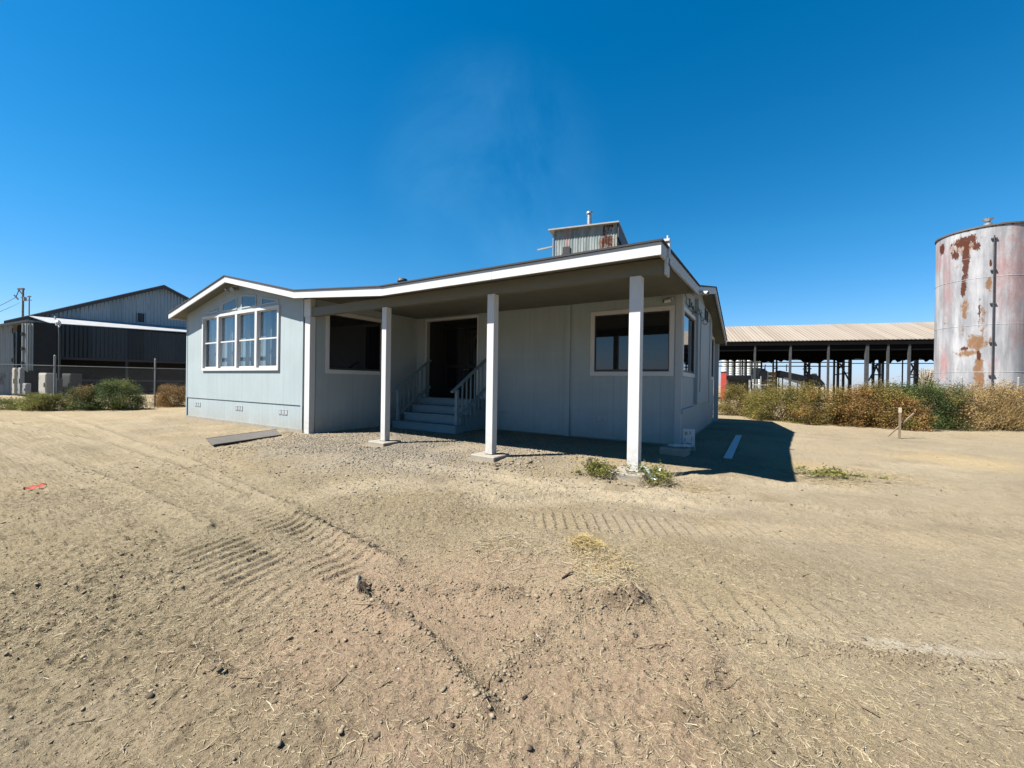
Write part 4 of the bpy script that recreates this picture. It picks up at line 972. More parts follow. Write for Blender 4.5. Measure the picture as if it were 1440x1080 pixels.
# ---------------------------------------------------------------- barn on the left
BA = R(-8); barn = empty("barn", (-48, 8.2, 0), "big weathered corrugated-metal barn with a dark lean-to behind the left fence", "barn", rz=BA)
# local axes: x outward to the yard, y along the wall
s0, s1, bk, Lb = -1.95, 16.6, -3.0, -26
def gp(s): return 10.4 - abs(s - 7.3) * .487
wl = MB().prism([(bk, s0, 0), (bk, -1.5, 0), (bk, -1.5, gp(-1.5)), (bk, s0, gp(s0))], (-.1, 0, 0))
wl.prism([(bk, -1.5, 6.15), (bk, 17.0, 6.15), (bk, 17.0, gp(17.0) - .05), (bk, 7.3, gp(7.3) - .05), (bk, -1.5, gp(-1.5) - .05)], (-.1, 0, 0)); wl.build("gable_wall", "barnwall", barn)
MB().box(Lb, bk - .101, s0, s0 + .1, 0, gp(s0) - .05).build("end_wall", "barnside", barn)
MB().box(Lb, bk - .101, s1, s1 + .1, 0, gp(s1) - .05).build("end_wall", "barnside", barn)
MB().wall('x', bk - .4, .1, -1.55, 16.5, 0, 6.3).build("inner_wall", "dark", barn)
rf = MB()
for (a, b) in ((-2.4, 7.3), (17.0, 7.3)):
    rf.prism([(bk + .35, a, gp(a) + .0), (bk + .35, b, gp(b) + .0), (bk + .35, b, gp(b) + .12), (bk + .35, a, gp(a) + .12)], (Lb - bk - .6, 0, 0))
brf = rf.build("roof", "barnroof", barn)
bt = MB()
for (a, b) in ((-2.4, 7.3), (17.0, 7.3)):
    bt.prism([(bk + .356, a, gp(a) - .22), (bk + .356, b, gp(b) - .22), (bk + .356, b, gp(b) + .06), (bk + .356, a, gp(a) + .06)], (-.08, 0, 0))
bt.build("barge_board", "darksteel", brf)
MB().box(bk + .001, bk + .06, 5.45, 5.92, 6.7, 7.55).build("loft_hatch", "leanwall", barn)
hf = MB()
for (a, b, c, d) in ((5.40, 5.97, 6.65, 6.70), (5.40, 5.97, 7.55, 7.60), (5.40, 5.45, 6.70, 7.55), (5.92, 5.97, 6.70, 7.55)): hf.box(bk + .001, bk + .08, a, b, c, d)
hf.build("hatch_frame", "barnwall", barn)
# lean-to
lr = MB().add([(bk + .02, -1.25, 6.45), (0, 0, 5.70), (0, 17.0, 6.05), (bk + .02, 17.0, 6.75)], [(0, 1, 2, 3)]).add([(bk + .02, -1.25, 6.39), (0, 0, 5.64), (0, 17.0, 5.99), (bk + .02, 17.0, 6.69)], [(3, 2, 1, 0)])
lr.add([(0, 0, 5.64), (0, 17.0, 5.99), (0, 17.0, 6.05), (0, 0, 5.70)], [(0, 1, 2, 3)]).add([(bk + .02, -1.25, 6.39), (0, 0, 5.64), (0, 0, 5.70), (bk + .02, -1.25, 6.45)], [(0, 1, 2, 3)])
lr.build("lean_to_roof", "leanroof", barn)
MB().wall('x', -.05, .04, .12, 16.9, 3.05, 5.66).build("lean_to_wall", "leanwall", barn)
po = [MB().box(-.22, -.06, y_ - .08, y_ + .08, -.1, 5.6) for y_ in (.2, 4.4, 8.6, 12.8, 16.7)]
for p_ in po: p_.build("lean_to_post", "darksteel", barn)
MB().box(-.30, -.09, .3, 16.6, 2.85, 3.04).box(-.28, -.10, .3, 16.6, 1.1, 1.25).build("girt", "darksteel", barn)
MB().prism([(bk + .03, -1.12, 0), (-.1, .05, 0), (-.1, .05, 5.6), (bk + .03, -1.12, 6.3)], (.02, .05, 0)).build("lean_to_end_shade", "leanwall", barn)  # dark sheet stands for the shaded inside of the open end
# swung-out door leaf and strap hinges, facing the sun
dn = empty("barn_door", (0, 0, 0), "tall pale sheet-metal door leaf with dark strap hinges, swung open at the barn corner", "door")
BM = Matrix.Translation((-48, 8.2, 0)) @ Matrix.Rotation(BA, 4, 'Z'); BI = BM.inverted()
def onS(px, py, s):                                     # sight line meets the plane y = s of the barn frame
    o = BI @ EYEV; v = BI.to_3x3() @ ray(px, py); t = (s - o.y) / v.y; return o + v * t
dp_ = 29.6
def facewall(name, quad, mat, par, th=.06, off=(0, 0, 0)):
    q = [at(*p) for p in quad]; base = Vector((q[0].x, q[0].y, 0)); n_ = Vector((_f.x, _f.y, 0)).normalized()
    return base, q, n_
a_, b_ = at(31.5, 521, dp_), at(46.5, 521, dp_); wv = Vector((b_.x - a_.x, b_.y - a_.y, 0)); w_ = wv.length; dz = math.atan2(wv.y, wv.x)
zlo, zhi = at(38, 521, dp_).z, at(38, 455, dp_).z
dn.location = (a_.x, a_.y, 0); dn.rotation_euler = (0, 0, dz)
d_ = MB().box(0, w_, -.05, 0, zlo, zhi)
for k in range(3): d_.box(w_ * (k + .08) / 3, w_ * (k + .58) / 3, -.085, -.051, zlo + .02, zhi - .02)
d_.build("leaf", "barnside", dn)
MB().box(w_ * .60, w_ * .66, -.13, -.09, zlo - .1, zhi).build("bar", "greysteel", dn)
for t in (.14, .45, .76):
    z_ = zlo + (zhi - zlo) * t; MB().box(w_ * .02, w_ * .34, -.14, -.086, z_, z_ + .09).box(w_ * .16, w_ * .24, -.18, -.14, z_ - .1, z_ + .16).build("strap_hinge", "darksteel", dn)
# pale annex wall at the far left, with the black doorway beside it
a_, b_ = at(-60, 520, 29.0), at(19, 520, 30.2); wv = Vector((b_.x - a_.x, b_.y - a_.y, 0)); w_ = wv.length
an = empty("barn_annex", (a_.x, a_.y, 0), "pale sheet-metal annex with a low sloping roof at the far left edge", "annex", rz=math.atan2(wv.y, wv.x))
zt0, zt1, zm_ = at(-60, 471, 29).z, at(19, 455.5, 30.2).z, at(10, 513, 30).z
MB().prism([(0, 0, zm_), (w_, 0, zm_), (w_ - .06, 0, zt1), (0, 0, zt0)], (0, .06, 0)).build("upper_wall", "barnside", an)
MB().prism([(0, -.06, 0), (w_ + .05, -.06, 0), (w_ + .05, -.06, zm_ + .02), (0, -.06, zm_ + .02)], (0, .055, 0)).build("lower_wall", "barnwall_x", an)
MB().prism([(-.2, -.35, zt0 + .0), (w_ + .9, -.35, zt1 + .22), (w_ + .9, -.35, zt1 + .36), (-.2, -.35, zt0 + .14)], (0, 3, 0)).build("roof", "barnroof", an)
MB().box(w_ - .02, w_ + 2.1, .4, .5, 0, zt1 + .25).build("doorway_dark_sheet", "dark", an)  # black backing sheet stands for the darkness inside the doorway
MB().box(w_ - .1, w_ - .05, -.03, -.001, zm_ + .2, zm_ + .5).box(w_ - .1, w_ - .05, -.03, -.001, zt1 - .7, zt1 - .3).build("latch", "darksteel", an)
# equipment round the barn corner
def cabinet(px0, px1, ytop, ybase, depth, label, mat, name="cabinet_box", legs=True, cat="cabinet"):
    a, b = at(px0, ybase, depth), at(px1, ybase, depth); t = at(px0, ytop, depth); c = (a + b) / 2; c.z = 0; w = (b - a).length; h = t.z
    e = empty(name, c, label, cat, rz=YAW - R(18))
    MB().box(-w / 2, w / 2, -w * .3, w * .3, .12 if legs else .0, h).build("body", mat, e, bevel=.02)
    MB().box(-w * .44, w * .44, -w * .3 - .025, -w * .3 - .001, .2 if legs else .1, h - .1).build("door", mat, e, bevel=.01)
    hs = MB().box(w * .30, w * .35, -w * .3 - .06, -w * .3 - .026, h * .45, h * .62); hs.box(-w * .46, -w * .40, -w * .3 - .045, -w * .3 - .026, h * .75, h * .85).box(-w * .46, -w * .40, -w * .3 - .045, -w * .3 - .026, h * .2, h * .3); hs.build("latch", "darksteel", e)
    if legs: MB().box(-w * .45, -w * .35, -w * .25, w * .25, 0, .12).box(w * .35, w * .45, -w * .25, w * .25, 0, .12).build("skid", "darksteel", e)
    return e
cabinet(58, 76, 524.5, 556, 27.5, "off-white metal equipment cabinet with rust spots behind the fence", "whitebox")
cabinet(91, 111, 525.5, 555, 28.2, "grey metal cabinet with shadow in its colour behind the fence bushes", "shadegrey")
cabinet(18.5, 25.5, 517.5, 551, 29.5, "narrow white meter cabinet at the barn corner", "whitebox", cat="meter cabinet")
cabinet(26.5, 33, 517, 551, 29.3, "narrow grey-green electrical panel beside the white meter cabinet", "greysteel", cat="electrical panel")
cabinet(33.5, 42, 539, 551, 28.9, "small grey junction box below the barn door", "greysteel", cat="junction box")
m0 = at(83, 556, 27.2); ms = empty("service_mast", (m0.x, m0.y, 0), "dark electrical service mast with a white weatherhead before the lean-to", "service mast")
MB().tube([(0, 0, 0), (0, 0, 4.3), (-.12, 0, 4.75), (-.40, 0, 5.0)], .055, 8).build("mast_pipe", "shadegrey", ms)
MB().box(-.14, .14, -.14, .14, 0, 1.3).build("base_sleeve", "darksteel", ms, bevel=.02)
MB().tube([(-.40, 0, 4.9), (-.42, 0, 5.1), (-.43, 0, 5.25)], [.12, .15, .07], 10).tube([(-.45, -.05, 5.15), (-.65, -.1, 5.3), (-.7, -.1, 5.55)], .05, 6).build("weatherhead", "plasticwhite", ms)
# utility poles and wires far behind the barn
def pole(px, top, D, label, arm, hw):
    b = at(px, top, D); e = empty("utility_pole", (b.x, b.y, 0), label, "utility pole")
    MB().tube([(0, 0, 0), (0, 0, b.z)], [.15 if arm else .10, .11 if arm else .07], 8).build("pole", "poleWood", e)
    lat = Vector((CR.x, CR.y, 0)).normalized()
    a = MB()
    if arm == 1:
        a.bar(tuple(-lat * .75 + Vector((0, 0, b.z - .15))), tuple(lat * .15 + Vector((0, 0, b.z - .15))), .2, .24); a.bar(tuple(-lat * .7 + Vector((0, 0, b.z - .2))), tuple(Vector((0, 0, b.z - 1.1))), .1); a.bar(tuple(-lat * .25 + Vector((0, 0, b.z - 1.4))), tuple(lat * .3 + Vector((0, 0, b.z - 1.4))), .15)
    else: a.bar(tuple(-lat * .25 + Vector((0, 0, b.z - .12))), tuple(lat * .25 + Vector((0, 0, b.z - .12))), .15); a.bar(tuple(-lat * .3 + Vector((0, 0, b.z - .7))), tuple(lat * .35 + Vector((0, 0, b.z - .7))), .1)
    a.build("crossarm", "poleWood", e)
    if arm == 1: MB().tube([tuple(lat * .3 + Vector((0, 0, b.z - 1.9))), tuple(lat * .3 + Vector((0, 0, b.z - 1.35)))], .18, 8).build("transformer", "greysteel", e)
    return e
pole(32.5, 405, 60, "nearer utility pole with a bent crossarm above the barn eave", 1, .2)
pole(41.2, 416, 66, "thinner utility pole standing right of the bent-arm pole", 0, .1)
a, b = at(27, 406.5, 60), at(22.5, 418, 60); c = at(-60, 447, 55)
w = MB().tube([tuple(a), tuple(at(25, 412, 60)), tuple(b)], .05, 5).tube([tuple(at(20, 415, 60)), tuple(at(25.5, 421, 60))], .09, 6)
for k, (e0, e1) in enumerate(((b, c), (at(27, 426, 60), at(-60, 452, 55)))):
    w.tube([tuple(e0.lerp(e1, t) - Vector((0, 0, .5 * math.sin(t * math.pi)))) for t in np.linspace(0, 1, 10)], .035 - .012 * k, 4)
tag(w.build("power_line", "darksteel"), "dark overhead wires running left from the utility pole", "power line")

# ---------------------------------------------------------------- tower behind the house
tl, tr = at(779.5, 325.5, 45), at(868, 316.7, 42.3)
ex = Vector((tr.x - tl.x, tr.y - tl.y, 0)); wt = ex.length; ex /= wt; ang_t = math.atan2(ex.y, ex.x); ztw = tl.z
tw = empty("elevator_tower", (tl.x, tl.y, 0), "tall rusty corrugated elevator tower rising behind the house roof", "tower", rz=ang_t)
dpt = 6.5; NU, NV = 90, 60
zc = ztw - 4.6
V = []; S = []
for j in range(NV + 1):
    for i in range(NU + 1):
        u, z = wt * i / NU, zc + (ztw - zc) * j / NV
        V.append((u, -.02 + .03 * math.sin(2 * math.pi * u / .3), z)); S.append((u / wt, (ztw - z)))
V = np.array(V); S = np.array(S); ii = np.arange((NU + 1) * (NV + 1)).reshape(NV + 1, NU + 1)
F = np.stack([ii[:-1, :-1], ii[:-1, 1:], ii[1:, 1:], ii[1:, :-1]], -1).reshape(-1, 4)
fo = mesh_np("front_wall", V, F, "towermetal", tw)
u, dn_ = S[:, 0], S[:, 1]; nz = fbm(u * 14, dn_ * 1.2, 4, .6, 131)
rust = sstep(.74, .80, u + nz * .08) * sstep(.97, .92, u) * (.75 + .5 * nz); redp = sstep(.17, .19, u) * sstep(.26, .24, u) * .9; och = sstep(.7, .76, u + nz * .1) * sstep(.86, .8, u) * sstep(1.0, 1.8, dn_)
ca = fo.data.color_attributes.new("stain", 'FLOAT_COLOR', 'POINT'); ca.data.foreach_set("color", np.stack([rust * sstep(.3, .9, nz + .75), redp, np.maximum(och * .8, sstep(.83, .86, u) * .55 * sstep(1.2, 1.6, dn_)), np.ones_like(u)], -1).astype(np.float32).ravel())
MB().box(0, wt, .04, dpt, 0, zc + .5).build("shaft", "barnwall", tw)
MB().box(.01, wt - .01, .05, dpt, zc + .5, ztw - .05).box(wt, wt + .02, -.05, dpt, zc, ztw - .05).build("side_wall", "leanwall", tw)
dzr = tr.z - tl.z
MB().prism([(-.55, -.50, ztw + .02), (wt + .25, -.50, ztw + dzr + .12), (wt + .25, dpt + .3, ztw + dzr + .12), (-.55, dpt + .3, ztw + .02)], (0, 0, .14)).build("roof", "towerroof", tw)
MB().box(wt + .1, wt + .2, -.3, dpt + .2, ztw - 1.6, ztw + dzr + .1).build("rake_board", "darksteel", tw)
hp = MB().box(wt * .15, wt * .27, -.16, -.06, ztw - 2.75, ztw - 1.9); hp.prism([(wt * .13, -.5, ztw - 3.3), (wt * .30, -.5, ztw - 3.3), (wt * .27, -.5, ztw - 2.7), (wt * .16, -.5, ztw - 2.7)], (0, .4, 0)); hp.build("chute_mouth", "black", tw)
fx_ = wt * .53; fl_ = MB().tube([(fx_, 1.2, ztw + .1), (fx_, 1.2, ztw + .5)], [.42, .24], 12).tube([(fx_, 1.2, ztw + .5), (fx_, 1.2, ztw + 1.75)], .25, 12).tube([(fx_, 1.2, ztw + 1.85), (fx_, 1.2, ztw + 2.05), (fx_, 1.2, ztw + 2.1)], [.36, .34, .1], 12); fl_.tube([(fx_, 1.2, ztw + 1.75), (fx_, 1.2, ztw + 1.9)], .12, 8)
fl_.build("flue", "steel", tw)
MB().bar((-.15, -.1, ztw - 1.7), (-1.9, -.1, ztw - 1.85), .12, .16).bar((-.1, -.1, ztw - .3), (-.1, -.1, ztw - 5), .08).build("side_bracket", "greysteel", tw)

# ---------------------------------------------------------------- tank on the right
TD, TA = 34.0, YAW - R(49.05)
tx, ty = -TD * math.sin(TA), TD * math.cos(TA); TR_, TH = 1.80, 9.93
tank = empty("storage_tank", (tx, ty, 0), "tall round steel tank streaked with rust and faded red paint", "tank")
NU, NV = 200, 130; th = np.linspace(0, 2 * np.pi, NU + 1)[:-1]; zz = np.linspace(0, TH, NV + 1); T_, Z_ = np.meshgrid(th, zz)
fa = math.atan2(-ty, -tx)                                   # bearing that faces the yard
dth = (T_ - fa + np.pi) % (2 * np.pi) - np.pi               # + is to the right as seen from the yard
rr_ = TR_ + .012 * fbm(T_ * 6, Z_ * .8, 3, .5, 141)
V = np.stack([np.cos(T_) * rr_, np.sin(T_) * rr_, Z_], -1).reshape(-1, 3); ii = np.arange(NU * (NV + 1)).reshape(NV + 1, NU); nx_ = np.roll(ii, -1, 1)
F = np.stack([ii[:-1], nx_[:-1], nx_[1:], ii[1:]], -1).reshape(-1, 4); sh_ = mesh_np("shell", V, F, "tankmetal", tank, smooth=True)
sx = np.sin(dth); up_ = TH - Z_; nA = fbm(sx * 5, Z_ * 1.2, 5, .6, 151); nB = fbm(sx * 3, Z_ * .35, 4, .6, 161)
front = np.cos(dth) > -.2
def blob(cx, cz, wx, wz, k=.9): return sstep(1.6, .15, np.hypot((sx - cx) / wx, (Z_ - cz) / wz) + nA * k * 1.1) * front
rust = np.maximum.reduce([blob(-.34, 9.38, .26, .30, 1.2), blob(-.33, 8.3, .075, 1.4, .7), blob(-.37, 7.0, .06, .8, .8), blob(-.55, 8.7, .10, .3, .8) * .9, blob(-.12, 9.0, .10, .3, .9) * .8, blob(.15, 8.0, .03, .2), blob(-.84, 9.3, .05, .35, .8), blob(-.05, 5.4, .035, .9, 1.0) * .8, blob(-.32, 3.65, .10, .10, .8), blob(-.05, 3.3, .05, .3, 1) * .8])
och = np.maximum.reduce([blob(-.10, 3.9, .26, .50, 1.3), blob(-.22, 3.4, .22, .22, .9), blob(-.33, 5.7, .12, .8, 1.3) * .85, blob(.13, 7.0, .09, .5, 1.0), blob(.0, 5.2, .10, .9, 1.4) * .8, blob(-.05, 2.4, .12, 1.0, 1.3), blob(-.33, 9.1, .36, .6, .8) * .75, blob(-.36, 4.6, .05, 1.0, 1.0) * .7])
redp = np.clip(np.maximum.reduce([blob(-.76, 2.9, .13, 1.1, .5), blob(-.70, 7.3, .14, 2.2, 1.0) * .75, blob(.33, 7.2, .16, 2.0, 1.2) * .85, blob(.65, 7.6, .30, 2.4, 1.2) * .85, blob(-.90, 8.9, .10, 1.1, 1) * .8, blob(.22, 2.6, .12, .8, 1.3) * .7, blob(.65, 4.8, .25, 1.4, 1.3) * .6]) + nB * .15, 0, 1)
rust = np.maximum(rust, sstep(.12, .04, up_) * .6)
ca = sh_.data.color_attributes.new("stain", 'FLOAT_COLOR', 'POINT'); ca.data.foreach_set("color", np.stack([rust, redp, och, np.ones_like(rust)], -1).reshape(-1, 4).astype(np.float32).ravel())
for z_ in (2.4, 4.85, 7.3): MB().tube([(0, 0, z_ - .02), (0, 0, z_), (0, 0, z_ + .02)], [TR_ + .002, TR_ + .011, TR_ + .002], 96, False).build("weld_seam", "tankmetal", tank)
tp = MB().tube([(0, 0, TH - .02), (0, 0, TH + .06)], TR_ + .05, 64); tp.build("rim", "tank_rim", tank)
MB().tube([(0, 0, TH + .06), (0, 0, TH + .28)], [TR_ - .05, .2], 48).build("lid", "steel", tank)
pb_ = fa + .20; pr = TR_ + .09; ux, uy = math.cos(pb_), math.sin(pb_)
MB().tube([(ux * pr, uy * pr, .3), (ux * pr, uy * pr, TH - .55)], .027, 8).build("down_pipe", "darksteel", tank)
for z_ in (.5, 2.2, 3.9, 5.9, 7.6, TH - .7): 
    tq = Vector((-uy, ux, 0)) * .11; MB().bar(tuple(Vector((ux * (TR_ + .05), uy * (TR_ + .05), z_)) - tq), tuple(Vector((ux * (TR_ + .05), uy * (TR_ + .05), z_)) + tq), .06, .07).build("pipe_bracket", "darksteel", tank)
ux, uy = math.cos(fa + .1), math.sin(fa + .1)
MB().tube([(ux * 1.45, uy * 1.45, TH + .03), (ux * 1.45, uy * 1.45, TH + .22)], .16, 12).tube([(ux * 1.45, uy * 1.45, TH + .22), (ux * 1.45, uy * 1.45, TH + .32), (ux * 1.45, uy * 1.45, TH + .45)], [.10, .10, .24], 12).build("top_vent", "steel", tank)
MB().tube([(0, 0, -.1), (0, 0, .06)], TR_ + .2, 48).build("footing", "concrete", tank)

# ---------------------------------------------------------------- open shed
pL, pR = at(1026.7, 480.7, 41.7), at(1311, 477, 37.0); ze = (pL.z + pR.z) / 2
ed = Vector((pR.x - pL.x, pR.y - pL.y, 0)); edl = ed.length; ed /= edl; sa = math.atan2(ed.y, ed.x)
shed = empty("open_shed", (pL.x, pL.y, 0), "long open-sided shed with a beige ribbed metal roof on steel posts", "shed", rz=sa)
SI = (Matrix.Translation((pL.x, pL.y, 0)) @ Matrix.Rotation(sa, 4, 'Z')).inverted()
def onY_(px, py, yl):                                      # sight line meets plane y = yl in the shed frame
    o = SI @ EYEV; v = SI.to_3x3() @ ray(px, py); return o + v * ((yl - o.y) / v.y)
x0s, x1s = -16, edl + 12; rt_ = onY_(1166, 457, 6.0); zrg = rt_.z; zf = 4.95; yf_ = 12.5
rs = MB(); rs.prism([(x0s, 0, ze), (x0s, 6, zrg), (x0s, 6, zrg + .07), (x0s, 0, ze + .07)], (x1s - x0s, 0, 0)); rs.build("roof", "shedroof", shed)
rs = MB(); rs.prism([(x0s, 6.01, zrg), (x0s, yf_, zf), (x0s, yf_, zf + .07), (x0s, 6.01, zrg + .07)], (x1s - x0s, 0, 0)); rs.build("roof", "shedroof", shed)
rs = MB(); rs.prism([(x0s + .01, .03, ze - .012), (x0s + .01, 5.99, zrg - .012), (x0s + .01, 5.99, zrg - .004), (x0s + .01, .03, ze - .004)], (x1s - x0s - .02, 0, 0)); rs.prism([(x0s + .01, 6.02, zrg - .012), (x0s + .01, yf_ - .02, zf - .012), (x0s + .01, yf_ - .02, zf - .004), (x0s + .01, 6.02, zrg - .004)], (x1s - x0s - .02, 0, 0)); rs.build("roof_shade_sheet", "cloth", shed)  # near-black sheet added below the roof as its painted shade
MB().box(x0s, x1s, .05, .2, ze - .42, ze - .03).box(x0s, x1s, yf_ - .3, yf_ - .15, zf - .14, zf - .05).build("eave_beam", "cloth", shed)  # beams coloured black as part of the painted roof shade
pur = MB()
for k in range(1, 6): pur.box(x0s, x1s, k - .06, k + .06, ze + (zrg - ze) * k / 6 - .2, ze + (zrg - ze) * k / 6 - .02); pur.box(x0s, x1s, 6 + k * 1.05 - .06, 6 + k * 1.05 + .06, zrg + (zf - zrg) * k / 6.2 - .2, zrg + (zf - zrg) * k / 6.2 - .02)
pur.build("purlin", "cloth", shed)  # black here too, so the painted roof shade stays unbroken
# ragged cloth hanging under the far eave
rc = MB(); xx = np.arange(x0s, x1s, .22); ph = fbm(xx * .5, xx * 0, 3, .6, 171); p2 = fbm(xx * 2.3, xx * 0 + 3, 3, .6, 181)
zb_ = onY_(1166, 506.5, yf_).z; lo = np.minimum(zf - .02, zb_ - .12) + ph * .7 + p2 * .95 + .45 * (fbm(xx * 1.1, xx * 0 + 7, 2, .5, 191) > .22)
lo = np.minimum(lo, zf - .03)
for i in range(len(xx) - 1):
    rc.add([(xx[i], yf_ - .1, lo[i]), (xx[i + 1], yf_ - .1, lo[i + 1]), (xx[i + 1], yf_ - .1, max(zf, lo[i + 1] + .01)), (xx[i], yf_ - .1, max(zf, lo[i] + .01))], [(0, 1, 2, 3)])
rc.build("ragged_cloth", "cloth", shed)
MB().box(x0s, x1s, .21, .24, ze - .95, ze - .05).build("eave_shade_sheet", "cloth", shed)  # black sheet added behind the front eave to paint the under-roof shade
for z_ in (onY_(1120, 509.5, yf_).z, onY_(1120, 515, yf_).z): MB().box(x0s, onY_(1196, 515, yf_).x, yf_ + .02, yf_ + .10, z_ - .06, z_ + .06).build("girt", "darksteel", shed)
zgr = onY_(1250, 511, yf_).z; MB().box(onY_(1196, 515, yf_).x, x1s, yf_ + .02, yf_ + .10, zgr - .05, zgr + .05).build("girt", "darksteel", shed)
for px, w, yl, mat in ((1061.5, .16, .12, "postgrey"), (1111.5, .18, .12, "postgrey"), (1165, .16, .12, "postgrey"), (1219.5, .26, .12, "postgrey"), (1249, .17, .12, "postgrey"), (1279, .18, .12, "postgrey"),
                       (1032.5, .14, yf_, "darksteel"), (1044, .14, yf_, "darksteel"), (1049.5, .18, yf_, "darksteel"), (1071, .16, yf_, "darksteel"), (1087.5, .17, yf_, "darksteel"), (1092.3, .17, yf_, "darksteel"), (1132.3, .20, yf_, "darksteel"), (1138.3, .20, yf_, "darksteel"),
                       (1153, .20, yf_, "darksteel"), (1173.5, .18, yf_, "darksteel"), (1179, .22, yf_, "darksteel"), (1186.5, .22, yf_, "darksteel"), (1196, .28, yf_, "darksteel"), (1228.5, .22, yf_, "darksteel"), (1237.5, .2, yf_, "darksteel"), (1242, .2, yf_, "darksteel"), (1269.5, .1, yf_, "darksteel"), (1289.5, .32, yf_, "darksteel")):
    p = onY_(px, 520, yl); hh = ze - .02 if yl < 1 else zf - .02; MB().box(p.x - w / 2, p.x + w / 2, yl, yl + w, 0, hh).build("post", mat, shed)
for (a, b) in (((1132, 509), (1139, 519)), ((1139, 509), (1132, 519)), ((1133, 519), (1138, 535)), ((1138, 519), (1133, 535)), ((1181, 511), (1195, 537)), ((1186, 511), (1180, 518)), ((1174, 527), (1196, 524)), ((1235, 511), (1221, 536)), ((1231, 513), (1237, 526)), ((1229, 527), (1239, 527)), ((1233, 512), (1226, 532)),
               ((1281, 511), (1289, 526)), ((1288, 511), (1280, 526)), ((1279, 527), (1292, 527)), ((1279, 530.5), (1290, 530.5)), ((1129, 519), (1141, 518.5)), ((1087, 518), (1094, 517.5))):
    p, q = onY_(*a, yf_ - .2), onY_(*b, yf_ - .2); MB().bar(tuple(p), tuple(q), .13).build("brace", "darksteel", shed)
# things stored under and behind the shed
def frame_at(px, D): 
    p = at(px, 540, D); return Vector((p.x, p.y, 0))
def span(p0, p1, D): return (p1 - p0) / FPX * D
def ztop(px, y, D): return at(px, y, D).z
proto = None
for k, px in enumerate((1018.5, 1026.5, 1036.5, 1043, 1051.5, 1060, 1067)):
    D = 70; base = frame_at(px, D); r_ = span(0, 3.9, D)
    if proto is None:
        e = empty("storage_silo", base, "", "silo", "pale storage silos beyond the open shed")
        MB().tube([(0, 0, 1.2), (0, 0, 8.2)], r_, 20).build("body", "silo", e); MB().tube([(0, 0, 8.2), (0, 0, 9.2)], [r_, .12], 20).build("cone_roof", "silo", e)
        MB().tube([(0, 0, .25), (0, 0, 1.2)], [.15, r_], 20).build("hopper", "silo", e); lg = MB()
        for a in range(4): lg.tube([(r_ * .9 * math.cos(a * 1.571 + .78), r_ * .9 * math.sin(a * 1.571 + .78), 0), (r_ * .9 * math.cos(a * 1.571 + .78), r_ * .9 * math.sin(a * 1.571 + .78), 1.3)], .05, 5)
        lg.build("legs", "steel", e); proto = e
    else:
        e = proto.copy(); col.objects.link(e); e.location = base
        for ch in list(proto.children): c = ch.copy(); col.objects.link(c); c.parent = e
    e["label"] = "pale ribbed silo in the row seen under the left end of the shed roof"
D = 34; b = frame_at(1017.5, D); e = empty("fuel_tank", b, "faded red upright box tank next to the rear corner of the house", "red tank", rz=YAW - R(25)); w = span(0, 7, D); h = ztop(1018, 524, D)
MB().box(-w / 2, w / 2, -.3, .3, .25, h).build("tank_body", "redpaint", e, bevel=.03); MB().box(-w / 2 - .02, w / 2 + .02, -.32, .32, h, h + .06).build("lid", "darksteel", e); MB().box(-w / 2, -w / 2 + .06, -.3, .3, 0, .25).box(w / 2 - .06, w / 2, -.3, .3, 0, .25).build("legs", "darksteel", e)
D = 44; b = frame_at(1038, D); e = empty("flatbed_trailer", b, "dark flat trailer bed parked under the left end of the shed", "trailer", rz=YAW - R(30)); w = span(0, 32, D); h = ztop(1038, 528.5, D); h0 = ztop(1038, 534, D)
MB().box(-w / 2, w / 2, -1, 1, h0, h).build("bed", "darksteel", e, bevel=.02); MB().box(w / 2, w / 2 + .06, -1, 1, h0 - .2, h + .05).build("end_board", "plasticwhite", e)
for s in (-.28, .28):
    for q in (-1, 1): MB().tube([(w * s, q * .85 - .12, .42), (w * s, q * .85 + .12, .42)], .42, 18).build("wheel", "black", e)
MB().box(-w * .4, w * .4, -.08, .08, .4, h0).build("chassis", "darksteel", e)
D = 45; b = frame_at(1063, D); e = empty("ribbed_bin", b, "light grey ribbed metal bin standing under the shed", "bin", rz=YAW - R(30)); w = span(0, 11.5, D); h = ztop(1063, 517.5, D); z0 = ztop(1063, 533, D)
MB().box(-w / 2, w / 2, -.45, .45, z0, h).build("body", "whitebox", e)
rb = MB()
for k in range(7): rb.box(-w / 2 + w * k / 6 - .03, -w / 2 + w * k / 6 + .03, -.5, -.451, z0, h)
rb.build("ribs", "greysteel", e); MB().box(-w / 2, -w / 2 + .08, -.4, .4, 0, z0).box(w / 2 - .08, w / 2, -.4, .4, 0, z0).build("legs", "darksteel", e)
D = 43; b = frame_at(1073.5, D); e = empty("engine_unit", b, "dark engine-like machine beside the brown crate under the shed", "machine", rz=YAW - R(30)); w = span(0, 8, D); h = ztop(1073, 521, D)
MB().box(-w / 2, w / 2, -.4, .4, .9, h).box(-w * .35, w * .3, -.35, .35, h, h + .18).build("engine_block", "darksteel", e, bevel=.03); MB().tube([(w * .2, 0, h + .1), (w * .2, 0, h + .5), (w * .3, 0, h + .62)], .06, 8).build("exhaust", "steel", e); MB().box(-w / 2, w / 2, -.5, .5, .0, .12).box(-w / 2, -w / 2 + .1, -.4, .4, .12, .9).box(w / 2 - .1, w / 2, -.4, .4, .12, .9).build("stand", "darksteel", e); MB().box(w * .5 + .03, w * .5 + .12, -.4, .4, .4, h - .1).build("guard", "whitebox", e)
D = 43; b = frame_at(1084.5, D); e = empty("wooden_crate", b, "tall brown slatted wooden crate under the shed", "crate", rz=YAW - R(30)); w = span(0, 11, D); h = ztop(1084, 523, D)
cr = MB()
